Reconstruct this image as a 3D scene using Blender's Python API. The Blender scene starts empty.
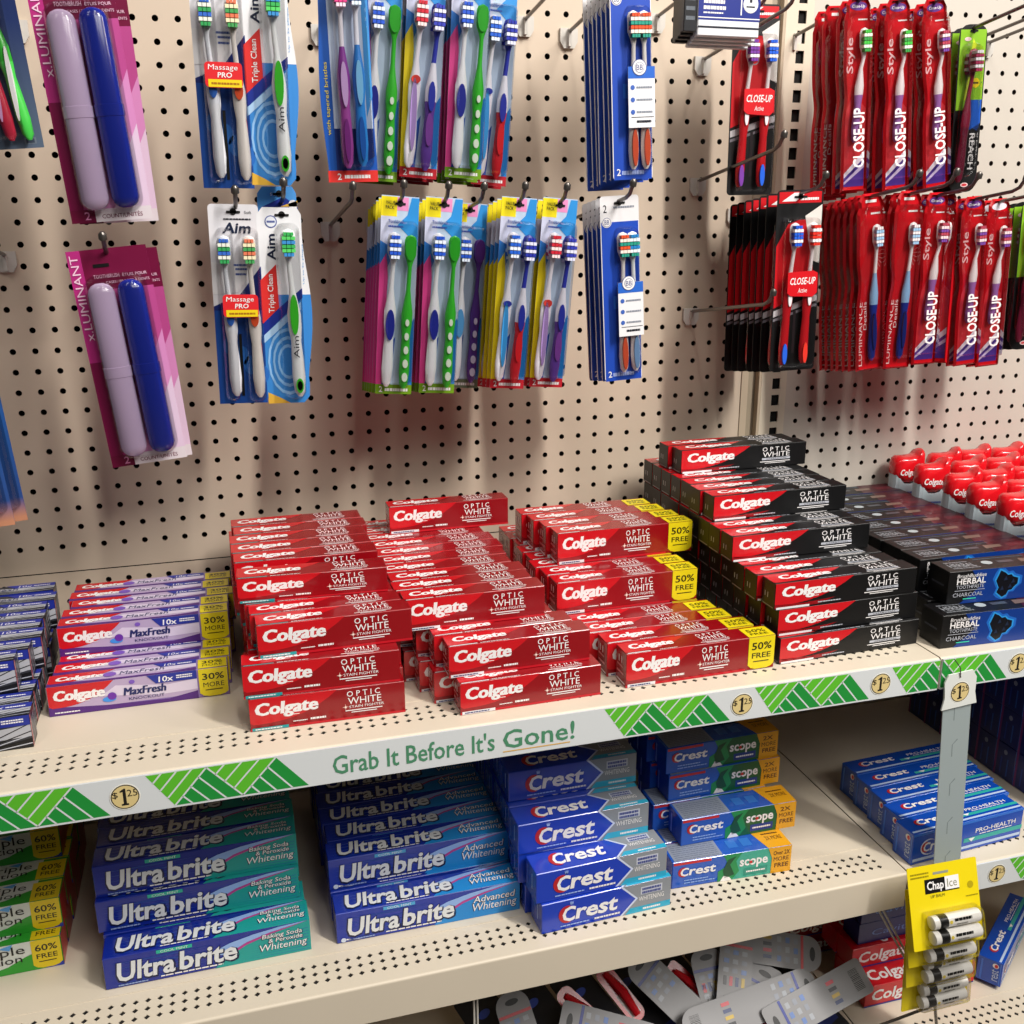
import bpy, bmesh, math, random
from mathutils import Vector, Matrix, Euler
R = math.radians
rnd = random.Random(7)
SC = bpy.context.scene
COL = SC.collection
V3 = Vector

# ------------------------------------------------------------------ materials
MATS = {}
def lin(h):
    h = h.lstrip('#')
    c = [int(h[i:i+2], 16)/255 for i in (0, 2, 4)]
    return [x/12.92 if x <= .04045 else ((x+.055)/1.055)**2.4 for x in c] + [1]
def mat(name, col, rough=.4, metal=0., noise=0., scale=60., trans=0., coat=0.):
    if name in MATS: return MATS[name]
    m = bpy.data.materials.new(name); m.use_nodes = True
    nt = m.node_tree; b = nt.nodes['Principled BSDF']
    b.inputs['Base Color'].default_value = lin(col)
    b.inputs['Roughness'].default_value = rough
    b.inputs['Metallic'].default_value = metal
    if trans: b.inputs['Transmission Weight'].default_value = trans
    if coat: b.inputs['Coat Weight'].default_value = coat; b.inputs['Coat Roughness'].default_value = .12
    if noise:
        tc = nt.nodes.new('ShaderNodeTexCoord'); n = nt.nodes.new('ShaderNodeTexNoise'); r = nt.nodes.new('ShaderNodeMixRGB')
        n.inputs['Scale'].default_value = scale; n.inputs['Detail'].default_value = 4
        r.inputs['Color1'].default_value = lin(col)
        c = lin(col); r.inputs['Color2'].default_value = [max(0, x*(1-noise)) for x in c[:3]]+[1]
        nt.links.new(tc.outputs['Object'], n.inputs['Vector']); nt.links.new(n.outputs['Fac'], r.inputs['Fac'])
        nt.links.new(r.outputs['Color'], b.inputs['Base Color'])
    MATS[name] = m
    return m
def clear(name, tint='#ffffff', gloss=.12, rough=.08):
    if name in MATS: return MATS[name]
    m = bpy.data.materials.new(name); m.use_nodes = True
    nt = m.node_tree; nt.nodes.clear()
    o = nt.nodes.new('ShaderNodeOutputMaterial'); t = nt.nodes.new('ShaderNodeBsdfTransparent'); g = nt.nodes.new('ShaderNodeBsdfGlossy')
    mx = nt.nodes.new('ShaderNodeMixShader'); lw = nt.nodes.new('ShaderNodeLayerWeight'); ma = nt.nodes.new('ShaderNodeMath')
    t.inputs['Color'].default_value = lin(tint); g.inputs['Roughness'].default_value = rough
    lw.inputs['Blend'].default_value = .3
    ma.operation = 'MULTIPLY_ADD'; ma.inputs[1].default_value = .55; ma.inputs[2].default_value = gloss*.45
    nt.links.new(lw.outputs['Fresnel'], ma.inputs[0]); nt.links.new(ma.outputs[0], mx.inputs['Fac'])
    nt.links.new(t.outputs[0], mx.inputs[1]); nt.links.new(g.outputs[0], mx.inputs[2]); nt.links.new(mx.outputs[0], o.inputs[0])
    MATS[name] = m
    return m
def grad(name, stops, axis='Z', lo=0., hi=1., rough=.35, warp=0.):
    """printed colour that changes along an axis of the object (metres, object space)"""
    if name in MATS: return MATS[name]
    m = bpy.data.materials.new(name); m.use_nodes = True
    nt = m.node_tree; b = nt.nodes['Principled BSDF']; b.inputs['Roughness'].default_value = rough
    tc = nt.nodes.new('ShaderNodeTexCoord'); sp = nt.nodes.new('ShaderNodeSeparateXYZ'); mr = nt.nodes.new('ShaderNodeMapRange'); cr = nt.nodes.new('ShaderNodeValToRGB')
    mr.inputs['From Min'].default_value = lo; mr.inputs['From Max'].default_value = hi
    nt.links.new(tc.outputs['Object'], sp.inputs[0])
    src = sp.outputs[axis]
    if warp:
        n = nt.nodes.new('ShaderNodeTexNoise'); n.inputs['Scale'].default_value = 45; a = nt.nodes.new('ShaderNodeMath'); a.operation = 'MULTIPLY_ADD'
        a.inputs[1].default_value = warp
        nt.links.new(tc.outputs['Object'], n.inputs['Vector']); nt.links.new(n.outputs['Fac'], a.inputs[0]); nt.links.new(src, a.inputs[2]); src = a.outputs[0]
    nt.links.new(src, mr.inputs['Value']); nt.links.new(mr.outputs['Result'], cr.inputs['Fac']); nt.links.new(cr.outputs['Color'], b.inputs['Base Color'])
    el = cr.color_ramp.elements
    while len(el) < len(stops): el.new(.5)
    for e, (p, c) in zip(el, stops): e.position = p; e.color = lin(c)
    MATS[name] = m
    return m

W = lambda: mat('print_white', '#ece9ea', .4)
def ink(h, rough=.33, coat=0.):
    return mat('ink_'+h.lstrip('#')+('' if rough == .33 else '_r%d' % int(rough*100)), h, rough, coat=coat)

# ------------------------------------------------------------------ text
GL = {}
def glyphs(s, bold=0., space=1.):
    if 'M' in s or 'W' in s: bold = 0.
    k = (s, bold, space)
    if k in GL: return GL[k]
    cu = bpy.data.curves.new('t', 'FONT'); cu.body = s; cu.size = 1; cu.offset = bold*.55; cu.space_character = space; cu.resolution_u = 2; cu.fill_mode = 'FRONT'
    ob = bpy.data.objects.new('t', cu); COL.objects.link(ob)
    dg = bpy.context.evaluated_depsgraph_get(); dg.update()
    ev = ob.evaluated_get(dg); me = ev.to_mesh()
    vs = [(v.co.x, v.co.y) for v in me.vertices]; fs = [tuple(p.vertices) for p in me.polygons]
    ev.to_mesh_clear(); bpy.data.objects.remove(ob); bpy.data.curves.remove(cu)
    x0 = min(v[0] for v in vs); x1 = max(v[0] for v in vs); y0 = min(v[1] for v in vs); y1 = max(v[1] for v in vs)
    vs = [((x-x0)/(x1-x0), y/y1) for x, y in vs]
    GL[k] = (vs, fs)
    return GL[k]

# ------------------------------------------------------------------ mesh builder
EPS = .00016
class Fr:
    """a flat printable face: origin, across, up, outward, size in metres"""
    def __init__(s, O, U, V, N, w, h): s.O, s.U, s.V, s.N, s.w, s.h = V3(O), V3(U), V3(V), V3(N), w, h
    def p(s, u, v, l=0): return s.O+s.U*(u*s.w)+s.V*(v*s.h)+s.N*(l*EPS)
class MB:
    def __init__(s): s.v, s.f, s.m, s.ml = [], [], [], []
    def mi(s, m):
        if m not in s.ml: s.ml.append(m)
        return s.ml.index(m)
    def add(s, vs, fs, m):
        b = len(s.v); s.v += [tuple(v) for v in vs]; k = s.mi(m)
        for f in fs: s.f.append(tuple(b+i for i in f)); s.m.append(k)
    def box(s, x0, x1, y0, y1, z0, z1, m, M=None):
        vs = [V3((x, y, z)) for z in (z0, z1) for y in (y0, y1) for x in (x0, x1)]
        if M: vs = [M @ v for v in vs]
        s.add(vs, [(0, 2, 3, 1), (4, 5, 7, 6), (0, 1, 5, 4), (2, 6, 7, 3), (0, 4, 6, 2), (1, 3, 7, 5)], m)
    def cbox(s, x0, x1, y0, y1, z0, z1, c, m, M=None):
        """box with chamfered edges"""
        vs = []; idx = {}
        X = (x0, x1); Y = (y0, y1); Z = (z0, z1)
        for i in (0, 1):
            for j in (0, 1):
                for k in (0, 1):
                    sx, sy, sz = (1, -1)[i], (1, -1)[j], (1, -1)[k]
                    for a, d in enumerate(((0, c*sy, c*sz), (c*sx, 0, c*sz), (c*sx, c*sy, 0))):
                        idx[i, j, k, a] = len(vs); vs.append(V3((X[i]+d[0], Y[j]+d[1], Z[k]+d[2])))
        if M: vs = [M @ v for v in vs]
        F = []
        g = lambda *q: idx[q]
        for i in (0, 1):
            F.append((g(i, 0, 0, 0), g(i, 1, 0, 0), g(i, 1, 1, 0), g(i, 0, 1, 0)) if i else (g(i, 0, 0, 0), g(i, 0, 1, 0), g(i, 1, 1, 0), g(i, 1, 0, 0)))
            F.append((g(0, i, 0, 1), g(0, i, 1, 1), g(1, i, 1, 1), g(1, i, 0, 1)) if i else (g(0, i, 0, 1), g(1, i, 0, 1), g(1, i, 1, 1), g(0, i, 1, 1)))
            F.append((g(0, 0, i, 2), g(1, 0, i, 2), g(1, 1, i, 2), g(0, 1, i, 2)) if i else (g(0, 0, i, 2), g(0, 1, i, 2), g(1, 1, i, 2), g(1, 0, i, 2)))
            for j in (0, 1):
                F.append((g(0, i, j, 1), g(1, i, j, 1), g(1, i, j, 2), g(0, i, j, 2)))
                F.append((g(i, 0, j, 0), g(i, 1, j, 0), g(i, 1, j, 2), g(i, 0, j, 2)))
                F.append((g(i, j, 0, 0), g(i, j, 1, 0), g(i, j, 1, 1), g(i, j, 0, 1)))
                for k in (0, 1): F.append((g(i, j, k, 0), g(i, j, k, 1), g(i, j, k, 2)))
        s.add(vs, F, m)
    def poly(s, fr, pts, m, l=1): s.add([fr.p(u, v, l) for u, v in pts], [tuple(range(len(pts)))], m)
    def rect(s, fr, u0, v0, u1, v1, m, l=1): s.poly(fr, [(u0, v0), (u1, v0), (u1, v1), (u0, v1)], m, l)
    def ell(s, fr, u, v, ru, rv, m, l=1, n=20): s.poly(fr, [(u+ru*math.cos(2*math.pi*i/n), v+rv*math.sin(2*math.pi*i/n)) for i in range(n)], m, l)
    def disc(s, fr, u, v, r, m, l=1, n=24): s.ell(fr, u, v, r/fr.w, r/fr.h, m, l, n)
    def text(s, fr, t, u0, v0, u1, v1, m, l=2, bold=0., shear=0., rot=0, space=1.):
        vs, fs = glyphs(t, bold, space)
        out = []
        for x, y in vs:
            if rot == 90: a, b = u1-y*(u1-u0)-shear*(x-.5)*(u1-u0), v0+x*(v1-v0)
            elif rot == -90: a, b = u0+y*(u1-u0), v1-x*(v1-v0)
            else: a, b = u0+x*(u1-u0)+shear*(y-.5)*(v1-v0)*fr.h/fr.w, v0+y*(v1-v0)
            out.append(fr.p(a, b, l))
        s.add(out, fs, m)
    def prism(s, pts, y0, y1, m, side=None):
        """pts (x,z) outline, front face at y0 (towards -Y), back at y1"""
        n = len(pts)
        a = sum(pts[i][0]*pts[(i+1) % n][1]-pts[(i+1) % n][0]*pts[i][1] for i in range(n))
        if a < 0: pts = pts[::-1]
        vs = [V3((x, y0, z)) for x, z in pts]+[V3((x, y1, z)) for x, z in pts]
        s.add(vs, [tuple(range(n)), tuple(range(2*n-1, n-1, -1))], m)
        s.add(vs, [(i, n+i, n+(i+1) % n, (i+1) % n) for i in range(n)], side or m)
    def loft(s, rings, mats, cap=True):
        n = len(rings[0]); vs = [p for r in rings for p in r]; b = len(s.v); s.v += [tuple(v) for v in vs]
        for k in range(len(rings)-1):
            mi = s.mi(mats[k] if isinstance(mats, list) else mats)
            for i in range(n):
                s.f.append((b+k*n+i, b+k*n+(i+1) % n, b+(k+1)*n+(i+1) % n, b+(k+1)*n+i)); s.m.append(mi)
        if cap:
            s.f.append(tuple(b+i for i in range(n))[::-1]); s.m.append(s.mi(mats[0] if isinstance(mats, list) else mats))
            s.f.append(tuple(b+(len(rings)-1)*n+i for i in range(n))); s.m.append(s.mi(mats[-1] if isinstance(mats, list) else mats))
    def tube(s, pts, r, m, n=8):
        pts = [V3(p) for p in pts]; rs = r if isinstance(r, (list, tuple)) else [r]*len(pts)
        rings = []
        for i, p in enumerate(pts):
            t = (pts[min(i+1, len(pts)-1)]-pts[max(i-1, 0)]).normalized()
            a = t.cross(V3((0, 0, 1)) if abs(t.z) < .9 else V3((1, 0, 0))).normalized(); c = t.cross(a)
            rings.append([p+(a*math.cos(2*math.pi*k/n)+c*math.sin(2*math.pi*k/n))*rs[i] for k in range(n)])
        s.loft(rings, m)
    def mesh(s, name):
        me = bpy.data.meshes.new(name); me.from_pydata(s.v, [], s.f)
        for m in s.ml: me.materials.append(m)
        me.polygons.foreach_set('material_index', s.m); me.update()
        return me
    def build(s, name, parent=None, smooth=False):
        me = s.mesh(name)
        if smooth:
            bm = bmesh.new(); bm.from_mesh(me); bmesh.ops.recalc_face_normals(bm, faces=bm.faces); bm.to_mesh(me); bm.free()
            me.polygons.foreach_set('use_smooth', [True]*len(me.polygons))
            try: me.set_sharp_from_angle(angle=R(42))
            except Exception: pass
        o = bpy.data.objects.new(name, me); COL.objects.link(o)
        if parent: o.parent = parent
        return o

def rrect(w, h, r, cx=0, cz=0, n=4):
    p = []
    for sx, sz, a in ((1, 1, 0), (-1, 1, 90), (-1, -1, 180), (1, -1, 270)):
        for i in range(n+1):
            t = R(a+90*i/n); p.append((cx+sx*(w/2-r)+r*math.cos(t), cz+sz*(h/2-r)+r*math.sin(t)))
    return p

def tag(o, label, cat, group=None, kind=None):
    if label: o['label'] = label
    if cat: o['category'] = cat
    if group: o['group'] = group
    if kind: o['kind'] = kind
    return o
def empty(name, loc=(0, 0, 0), rot=(0, 0, 0)):
    o = bpy.data.objects.new(name, None); COL.objects.link(o); o.location = loc; o.rotation_euler = rot; o.empty_display_size = .02
    return o
def dup(root, loc, rot=(0, 0, 0)):
    r = root.copy(); COL.objects.link(r); r.location = loc; r.rotation_euler = rot
    for ch in root.children:
        c = ch.copy(); COL.objects.link(c); c.parent = r
        for g in ch.children:
            d = g.copy(); COL.objects.link(d); d.parent = c
    return r
def killtree(root):
    for ch in list(root.children):
        for g in list(ch.children): bpy.data.objects.remove(g)
        bpy.data.objects.remove(ch)
    bpy.data.objects.remove(root)
ORD = ['front', 'second', 'third', 'fourth', 'fifth', 'sixth', 'seventh', 'eighth', 'ninth', 'tenth', 'eleventh', 'twelfth', 'thirteenth', 'fourteenth']
LAY = ['bottom', 'second', 'third', 'fourth', 'fifth', 'sixth']

# heights of the shelf surfaces (z) measured from a pegboard hole row
ZU, ZL, ZB = -.248, -.5535, -.859

# ------------------------------------------------------------------ setting
beige = mat('beige_enamel', '#d9cdb9', .45, noise=.08, scale=9)
beige2 = mat('beige_upright', '#bfae97', .45, noise=.06, scale=9)
pegm = mat('pegboard_paint', '#cfbda9', .55, noise=.07, scale=5)
pegm2 = mat('pegboard_paint_right', '#c9c1b6', .55, noise=.07, scale=5)
holem = mat('hardboard_edge', '#3b2a1e', .8)
darkm = mat('hollow_shade', '#0c0a09', .9)  # near-black paints in the shade inside holes and hollows
floorm = mat('floor_vinyl', '#6f675f', .35, noise=.12, scale=3)

def pegboard(name, x0, x1, z0, z1, gx, m):
    """panel with real round holes on a one inch grid; gx = x of one hole column, z=0 is a hole row"""
    a = .0254; mb = MB(); r = .0037; th = .004
    i0 = math.ceil((x0+a/2-gx)/a); i1 = math.floor((x1-a/2-gx)/a); j0 = math.ceil((z0+a/2)/a); j1 = math.floor((z1-a/2)/a)
    cx0, cx1, cz0, cz1 = gx+i0*a-a/2, gx+i1*a+a/2, j0*a-a/2, j1*a+a/2
    n = 16; ang = [2*math.pi*k/n for k in range(n)]
    inn = [(math.cos(t)*r, math.sin(t)*r) for t in ang]
    out = [(math.cos(t)*a/2/max(abs(math.cos(t)), abs(math.sin(t))), math.sin(t)*a/2/max(abs(math.cos(t)), abs(math.sin(t)))) for t in ang]
    V, F, Mi = [], [], []
    for i in range(i0, i1+1):
        for j in range(j0, j1+1):
            cx, cz = gx+i*a, j*a; b = len(V)
            V += [(cx+x, 0, cz+z) for x, z in out]+[(cx+x, 0, cz+z) for x, z in inn]+[(cx+x, th, cz+z) for x, z in inn]
            for k in range(n):
                q = (k+1) % n
                F.append((b+k, b+q, b+n+q, b+n+k)); Mi.append(0)
                F.append((b+n+k, b+n+q, b+2*n+q, b+2*n+k)); Mi.append(1)
    mb.v, mb.f, mb.m, mb.ml = V, F, Mi, [m, holem]
    fr = Fr((0, 0, 0), (1, 0, 0), (0, 0, 1), (0, -1, 0), 1, 1)
    for q in ((x0, z0, cx0, z1), (cx1, z0, x1, z1), (cx0, z0, cx1, cz0), (cx0, cz1, cx1, z1)):
        if q[2]-q[0] > 1e-4 and q[3]-q[1] > 1e-4: mb.rect(fr, *q, m, 0)
    mb.box(x0, x1, .03, .034, z0, z1, darkm)
    o = mb.build(name); tag(o, None, None, None, 'structure')
    return o
pegboard('wall_back', -.385, .797, -.1866, .66, 0, pegm)
pegboard('wall_back_lower', -.385, .797, -.90, -.1880, 0, pegm)
pegboard('wall_back_right', .8685, 1.62, -.90, .66, .8913, pegm2)
fl = MB(); fl.box(-3, 4, -4.5, .1, -1.06, -1.05, floorm); tag(fl.build('floor'), None, None, None, 'structure')

# slotted upright between the two bays, with the flat filler trim beside it
up = empty('slotted_upright', (-.004, 0, -1.05))
tag(up, 'beige slotted metal upright between the two pegboard bays', 'upright')
mb = MB()
zt, zb = .66+1.05, 0
mb.box(.829, .8475, -.006, -.004, zb, zt, beige); mb.box(.8603, .8715, -.006, -.004, zb, zt, beige); mb.box(.829, .831, -.004, .02, zb, zt, beige); mb.box(.8695, .8715, -.004, .02, zb, zt, beige)
k = 0; z = zb
zz = .5183+1.05
while zz > .02: zz -= .0254
zs = zb
while zz < zt-.01:
    mb.box(.8475, .8603, -.006, -.004, zs, zz-.0082, beige); zs = zz+.0082; zz += .0254
mb.box(.8475, .8603, -.006, -.004, zs, zt, beige)
mb.box(.832, .869, -.001, .0, zb, zt, darkm)
mb.build('slotted_face', up)
mb = MB(); mb.box(.7975, .8085, -.002, .02, zb, zt, beige2); mb.box(.8085, .829, .004, .02, zb, zt, mat('filler_grey', '#a1937f', .5)); mb.box(.8235, .8275, -.008, .004, zb, zt, beige2)
mb.build('filler_trim', up)

# ------------------------------------------------------------------ shelves
stripw = mat('price_strip_paper', '#d9dddf', .22, coat=.5)
gl_, gd_ = ink('#5cbb2e', .3), ink('#1f8f3a', .3)
def deck(mb, x0, x1, z, perf=True, yf=-.4445, lip=.0405, perf_x0=None, perf_x1=None):
    c = .0125; px = .0127
    y0 = -.42105; y1 = y0+3*c
    a = perf_x0 if perf_x0 is not None else x0+.02; b = perf_x1 if perf_x1 is not None else x1-.022
    g0 = -.18303; i0 = math.ceil((a-g0)/px); i1 = math.floor((b-g0)/px)
    X0, X1 = g0+i0*px-px/2, g0+i1*px+px/2
    V, F = [], []
    h = .0036
    for i in range(i0, i1+1):
        for j in range(3):
            cx, cy = g0+i*px, y0+c*(j+.5); q = len(V)
            V += [(cx-px/2, cy-c/2, z), (cx, cy-c/2, z), (cx+px/2, cy-c/2, z), (cx+px/2, cy, z), (cx+px/2, cy+c/2, z), (cx, cy+c/2, z), (cx-px/2, cy+c/2, z), (cx-px/2, cy, z),
                  (cx, cy-h, z), (cx+h, cy, z), (cx, cy+h, z), (cx-h, cy, z), (cx, cy-h, z-.001), (cx+h, cy, z-.001), (cx, cy+h, z-.001), (cx-h, cy, z-.001)]
            F += [(q+1, q+2, q+3, q+9, q+8), (q+3, q+4, q+5, q+10, q+9), (q+5, q+6, q+7, q+11, q+10), (q+7, q+0, q+1, q+8, q+11),
                  (q+8, q+9, q+13, q+12), (q+9, q+10, q+14, q+13), (q+10, q+11, q+15, q+14), (q+11, q+8, q+12, q+15)]
    mb.add(V, F, beige)
    fr = Fr((0, 0, z), (1, 0, 0), (0, 1, 0), (0, 0, 1), 1, 1)
    mb.rect(fr, x0, y0, X0, y1, beige, 0); mb.rect(fr, X1, y0, x1, y1, beige, 0)
    mb.rect(fr, x0, yf+.003, x1, y0, beige, 0); mb.rect(fr, x0, y1, x1, -.3735, beige, 0)
    # crease then main deck, folded lip at the back
    mb.box(x0, x1, -.3735, -.018, z-.003, z, beige)
    mb.box(x0, x1, -.3740, -.3728, z-.003, z+.0006, beige)
    mb.box(x0, x1, -.0195, -.018, z, z+.006, beige)
    # near-black sheet painting in the shade below the perforations
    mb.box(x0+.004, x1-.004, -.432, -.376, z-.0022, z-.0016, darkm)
    # front nose
    n = 5; pr = [(yf+.003, z)]+[(yf+.003-.003*math.sin(R(90*i/n)), z-.003+.003*math.cos(R(90*i/n))) for i in range(1, n+1)]+[(yf, z-lip), (yf+.012, z-lip-.002), (yf+.012, z-lip+.002), (yf+.003, z-lip+.003), (yf+.003, z-.004)]
    mb.loft([[V3((x0, y, zz)) for y, zz in pr], [V3((x1, y, zz)) for y, zz in pr]], beige)
    for xa in (x0, x1-.0015): mb.box(xa, xa+.0015, yf+.002, -.02, z-.03, z-.0005, beige2)
    for xa in (x0+.006, x1-.012): mb.box(xa, xa+.004, -.34, -.005, z-.07, z-.004, beige2)

def sticker(mb, fr, u, v, r, l=3):
    mb.disc(fr, u, v, r*1.12, ink('#f2efe4'), l); mb.disc(fr, u, v, r*1.04, ink('#3a352a'), l+1); mb.disc(fr, u, v, r*.96, ink('#dcc68a'), l+2)
    du, dv = r/fr.w, r/fr.h
    mb.poly(fr, [(u+a_*du, v+b_*dv) for a_, b_ in ((-.30, -.72), (.22, -.72), (.22, -.58), (.08, -.56), (.08, .72), (-.06, .72), (-.34, .52), (-.34, .42), (-.14, .46), (-.14, -.56), (-.30, -.58))], ink('#1c1a18'), l+3)
    mb.text(fr, '$', u-.92*du, v-.0*dv, u-.5*du, v+.5*dv, ink('#1c1a18'), l+3)
    mb.text(fr, '25', u+.16*du, v+.0*dv, u+.92*du, v+.58*dv, ink('#1c1a18'), l+3)
def motif(mb, fr, X, w=.152, cut=None):
    """green woven-stripe motif on the strip; X metres from fr.O"""
    u = lambda x: (X+x)/fr.w
    a, b, c, d, e, f = 0, .024, .056, .088, .122, .152
    def tri(pts, m, l=1):
        P = [(u(x), v) for x, v in pts]
        for sgn, lim in ((1, 0.), (-1, 1.)):
            Q = []
            for i in range(len(P)):
                p, q = P[i], P[(i+1) % len(P)]; a_, b_ = sgn*(p[0]-lim) >= 0, sgn*(q[0]-lim) >= 0
                if a_: Q.append(p)
                if a_ != b_: t = (lim-p[0])/(q[0]-p[0]); Q.append((lim, p[1]+t*(q[1]-p[1])))
            P = Q
            if len(P) < 3: return
        mb.poly(fr, P, m, l)
    lt = 1.0; lb = 0.02
    tri([(a, lt), (b, lb), (c, lt)], gl_); tri([(c, lt), (b, lb), (d, lb)], gd_); tri([(c, lt), (d, lb), (e, lt)], gl_); tri([(e, lt), (d, lb), (f, lb)], gd_)
    wl = .0011
    def line(x0, v0, x1, v1):
        tri([(x0-wl, v0), (x1-wl, v1), (x1+wl, v1), (x0+wl, v0)], stripw, 2)
    # separators
    for p in ((c, lt, b, lb), (c, lt, d, lb), (e, lt, d, lb)): line(*p)
    # stripes parallel to the right edge of each light triangle ("/")
    for (l0, tip, r0) in ((a, b, c), (c, d, e)):
        for k in (1, 2, 3):
            t = k/4; xt = l0+(r0-l0)*t; xb = l0+(tip-l0)*t; vb = lt-(lt-lb)*t
            line(xt, lt, xb, vb)
    for (ap, l0, r0) in ((c, b, d), (e, d, f)):
        for k in (1, 2, 3):
            t = k/4; xb = r0-(r0-l0)*t; xt = ap-(ap-l0)*t; vt = lt-(lt-lb)*t
            line(xt, vt, xb, lb)
def strip(parent, x0, x1, z, items, ys=-.447, name='price_strip'):
    mb = MB(); mb.box(x0, x1, ys, ys+.002, z-.0405, z-.001, stripw)
    fr = Fr((x0, ys, z-.039), (1, 0, 0), (0, 0, 1), (0, -1, 0), x1-x0, .037)
    for it in items:
        if it[0] == 'm': motif(mb, fr, it[1]-x0)
        elif it[0] == 'c': sticker(mb, fr, (it[1]-x0)/fr.w, .5, .0125)
        elif it[0] == 't':
            mb.text(fr, it[1], (it[2]-x0)/fr.w, it[4], (it[3]-x0)/fr.w, it[5], it[6], 2, bold=.022)
        elif it[0] == 'r': mb.rect(fr, (it[1]-x0)/fr.w, it[2], (it[3]-x0)/fr.w, it[4], it[5], 2)
    return mb.build(name, parent)

gt = ink('#4c8a68', .3)
def shelf(label, x0, x1, z, items, **kw):
    o = empty('shelf', ((x0+x1)/2, 0, z)); tag(o, label, 'shelf')
    mb = MB(); M = Matrix.Translation(-o.location)
    deck(mb, x0, x1, z, **kw)
    mb.v = [tuple(M @ V3(v)) for v in mb.v]
    mb.build('deck', o)
    if items:
        s = strip(o, x0+.001, x1-.001, z, items); s.location = -o.location
    return o
shelf('upper beige metal shelf holding the red and purple toothpaste boxes', -.384, .8345, ZU,
      [('m', -.250), ('c', -.083), ('m', -.063), ('t', "Grab It Before It's", .114, .283, .22, .80, gt), ('t', "Gone!", .292, .372, .22, .80, gt), ('r', .292, .10, .367, .135, ink('#d8a94e')),
       ('m', .406), ('c', .572), ('m', .587), ('c', .753), ('m', .767)], yf=-.4445)
shelf('upper shelf of the right bay carrying the black and blue herbal boxes', .8365, 1.62, ZU, [('m', .782), ('c', .948), ('m', .965), ('c', 1.13), ('m', 1.15), ('c', 1.315)], yf=-.4445)
shelf('lower beige metal shelf with bare rounded lip, under the long price strip', -.384, .8345, ZL, None, yf=-.437, lip=.050)
shelf('lower shelf of the right bay with green striped price strip', .8365, 1.62, ZL, [('c', .966), ('m', .984), ('c', 1.15), ('m', 1.17)], yf=-.4445)
shelf('bottom base shelf of the left bay, mostly hidden under loose blister cards', -.384, .8345, ZB, None, yf=-.437, lip=.06)
shelf('bottom base shelf of the right bay below the hanging yellow cards', .8365, 1.62, ZB, None, yf=-.4445, lip=.06)

# ------------------------------------------------------------------ cartons
def faces(L, H, D):
    return dict(front=Fr((-L/2, -D/2, 0), (1, 0, 0), (0, 0, 1), (0, -1, 0), L, H), top=Fr((-L/2, -D/2, H), (1, 0, 0), (0, 1, 0), (0, 0, 1), L, D),
                left=Fr((-L/2, D/2, 0), (0, -1, 0), (0, 0, 1), (-1, 0, 0), D, H), right=Fr((L/2, -D/2, 0), (0, 1, 0), (0, 0, 1), (1, 0, 0), D, H))
def carton(L, H, D, base, art):
    mb = MB(); mb.cbox(-L/2, L/2, -D/2, D/2, 0, H, .0007, base)
    art(mb, faces(L, H, D)); return mb
WH = ink('#efecec'); RED = ink('#c8101c', .26, .35); DRED = ink('#8e0813', .26, .35); BLK = ink('#08080a', .42); YEL = ink('#e3cf18'); NAVY = ink('#16206b')
SILV = ink('#b9bcc6', .25)
def smear(mb, f, u0, v0, u1, v1, m, l=2, n=5, seed=1):
    """a line of tiny unreadable print"""
    q = random.Random(seed); u = u0
    while u < u1:
        w = min(q.uniform(.15, .4)*(u1-u0)/n*2, u1-u); mb.rect(f, u, v0, u+w*.85, v1, m, l); u += w
def colg(mb, f, u0, v0, u1, v1, m=None, l=2):
    for d_ in (0, .5): mb.text(f, 'Colgate', u0+.008*d_*2, v0, u1+.008*d_*2, v1, m or WH, l+d_, bold=.035, shear=.12)
    mb.rect(f, u0+(u1-u0)*.45, v0-.09, u0+(u1-u0)*.7, v0-.07, m or WH, l)
def arc_red(mb, f, ue, m, l=1, vlow=.18, top=1.):
    """the rounded red field behind the first word"""
    pts = [(.002, top)]+[(.002, vlow+.06)]
    for i in range(0, 11):
        t = i/10; pts.append((.02+(ue-.02)*t, vlow+(top-vlow)*(t**2.6)))
    mb.poly(f, pts, m, l)
def optic(mb, f, u0, v0, u1, v1, star=True, l=2, bar=None):
    h = v1-v0; w = u1-u0
    mb.text(f, 'OPTIC', u0+.0*w, v0+.72*h, u0+.9*w, v1, WH, l, bold=.01, space=1.6)
    mb.text(f, 'WHITE', u0+.02*w, v0+.32*h, u0+.93*w, v0+.66*h, WH, l, bold=.02)
    if bar: mb.rect(f, u0+.0*w, v0+.12*h, u0+.95*w, v0+.26*h, bar, l); mb.text(f, 'CHARCOAL', u0+.15*w, v0+.15*h, u0+.85*w, v0+.23*h, BLK, l+1)
    else: mb.text(f, 'STAIN FIGHTER', u0+.05*w, v0+.12*h, u0+w, v0+.25*h, WH, l)
    mb.rect(f, u0-.06*w, v0-.02*h, u0+.95*w, v0+.03*h, WH, l); mb.rect(f, u0+.1*w, v0-.12*h, u0+.8*w, v0-.08*h, WH, l)
    if star:
        U = u0-.05*w; Vv = v0+.2*h; a = .012; b = .012*f.w/f.h
        pts = []
        for i in range(16):
            r = (1.9 if i % 4 == 0 else (.45 if i % 2 else .9)); t = 2*math.pi*i/16; pts.append((U+a*r*math.cos(t), Vv+b*r*math.sin(t)))
        mb.poly(f, pts, ink('#ffe2d6'), l+1)
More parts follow.
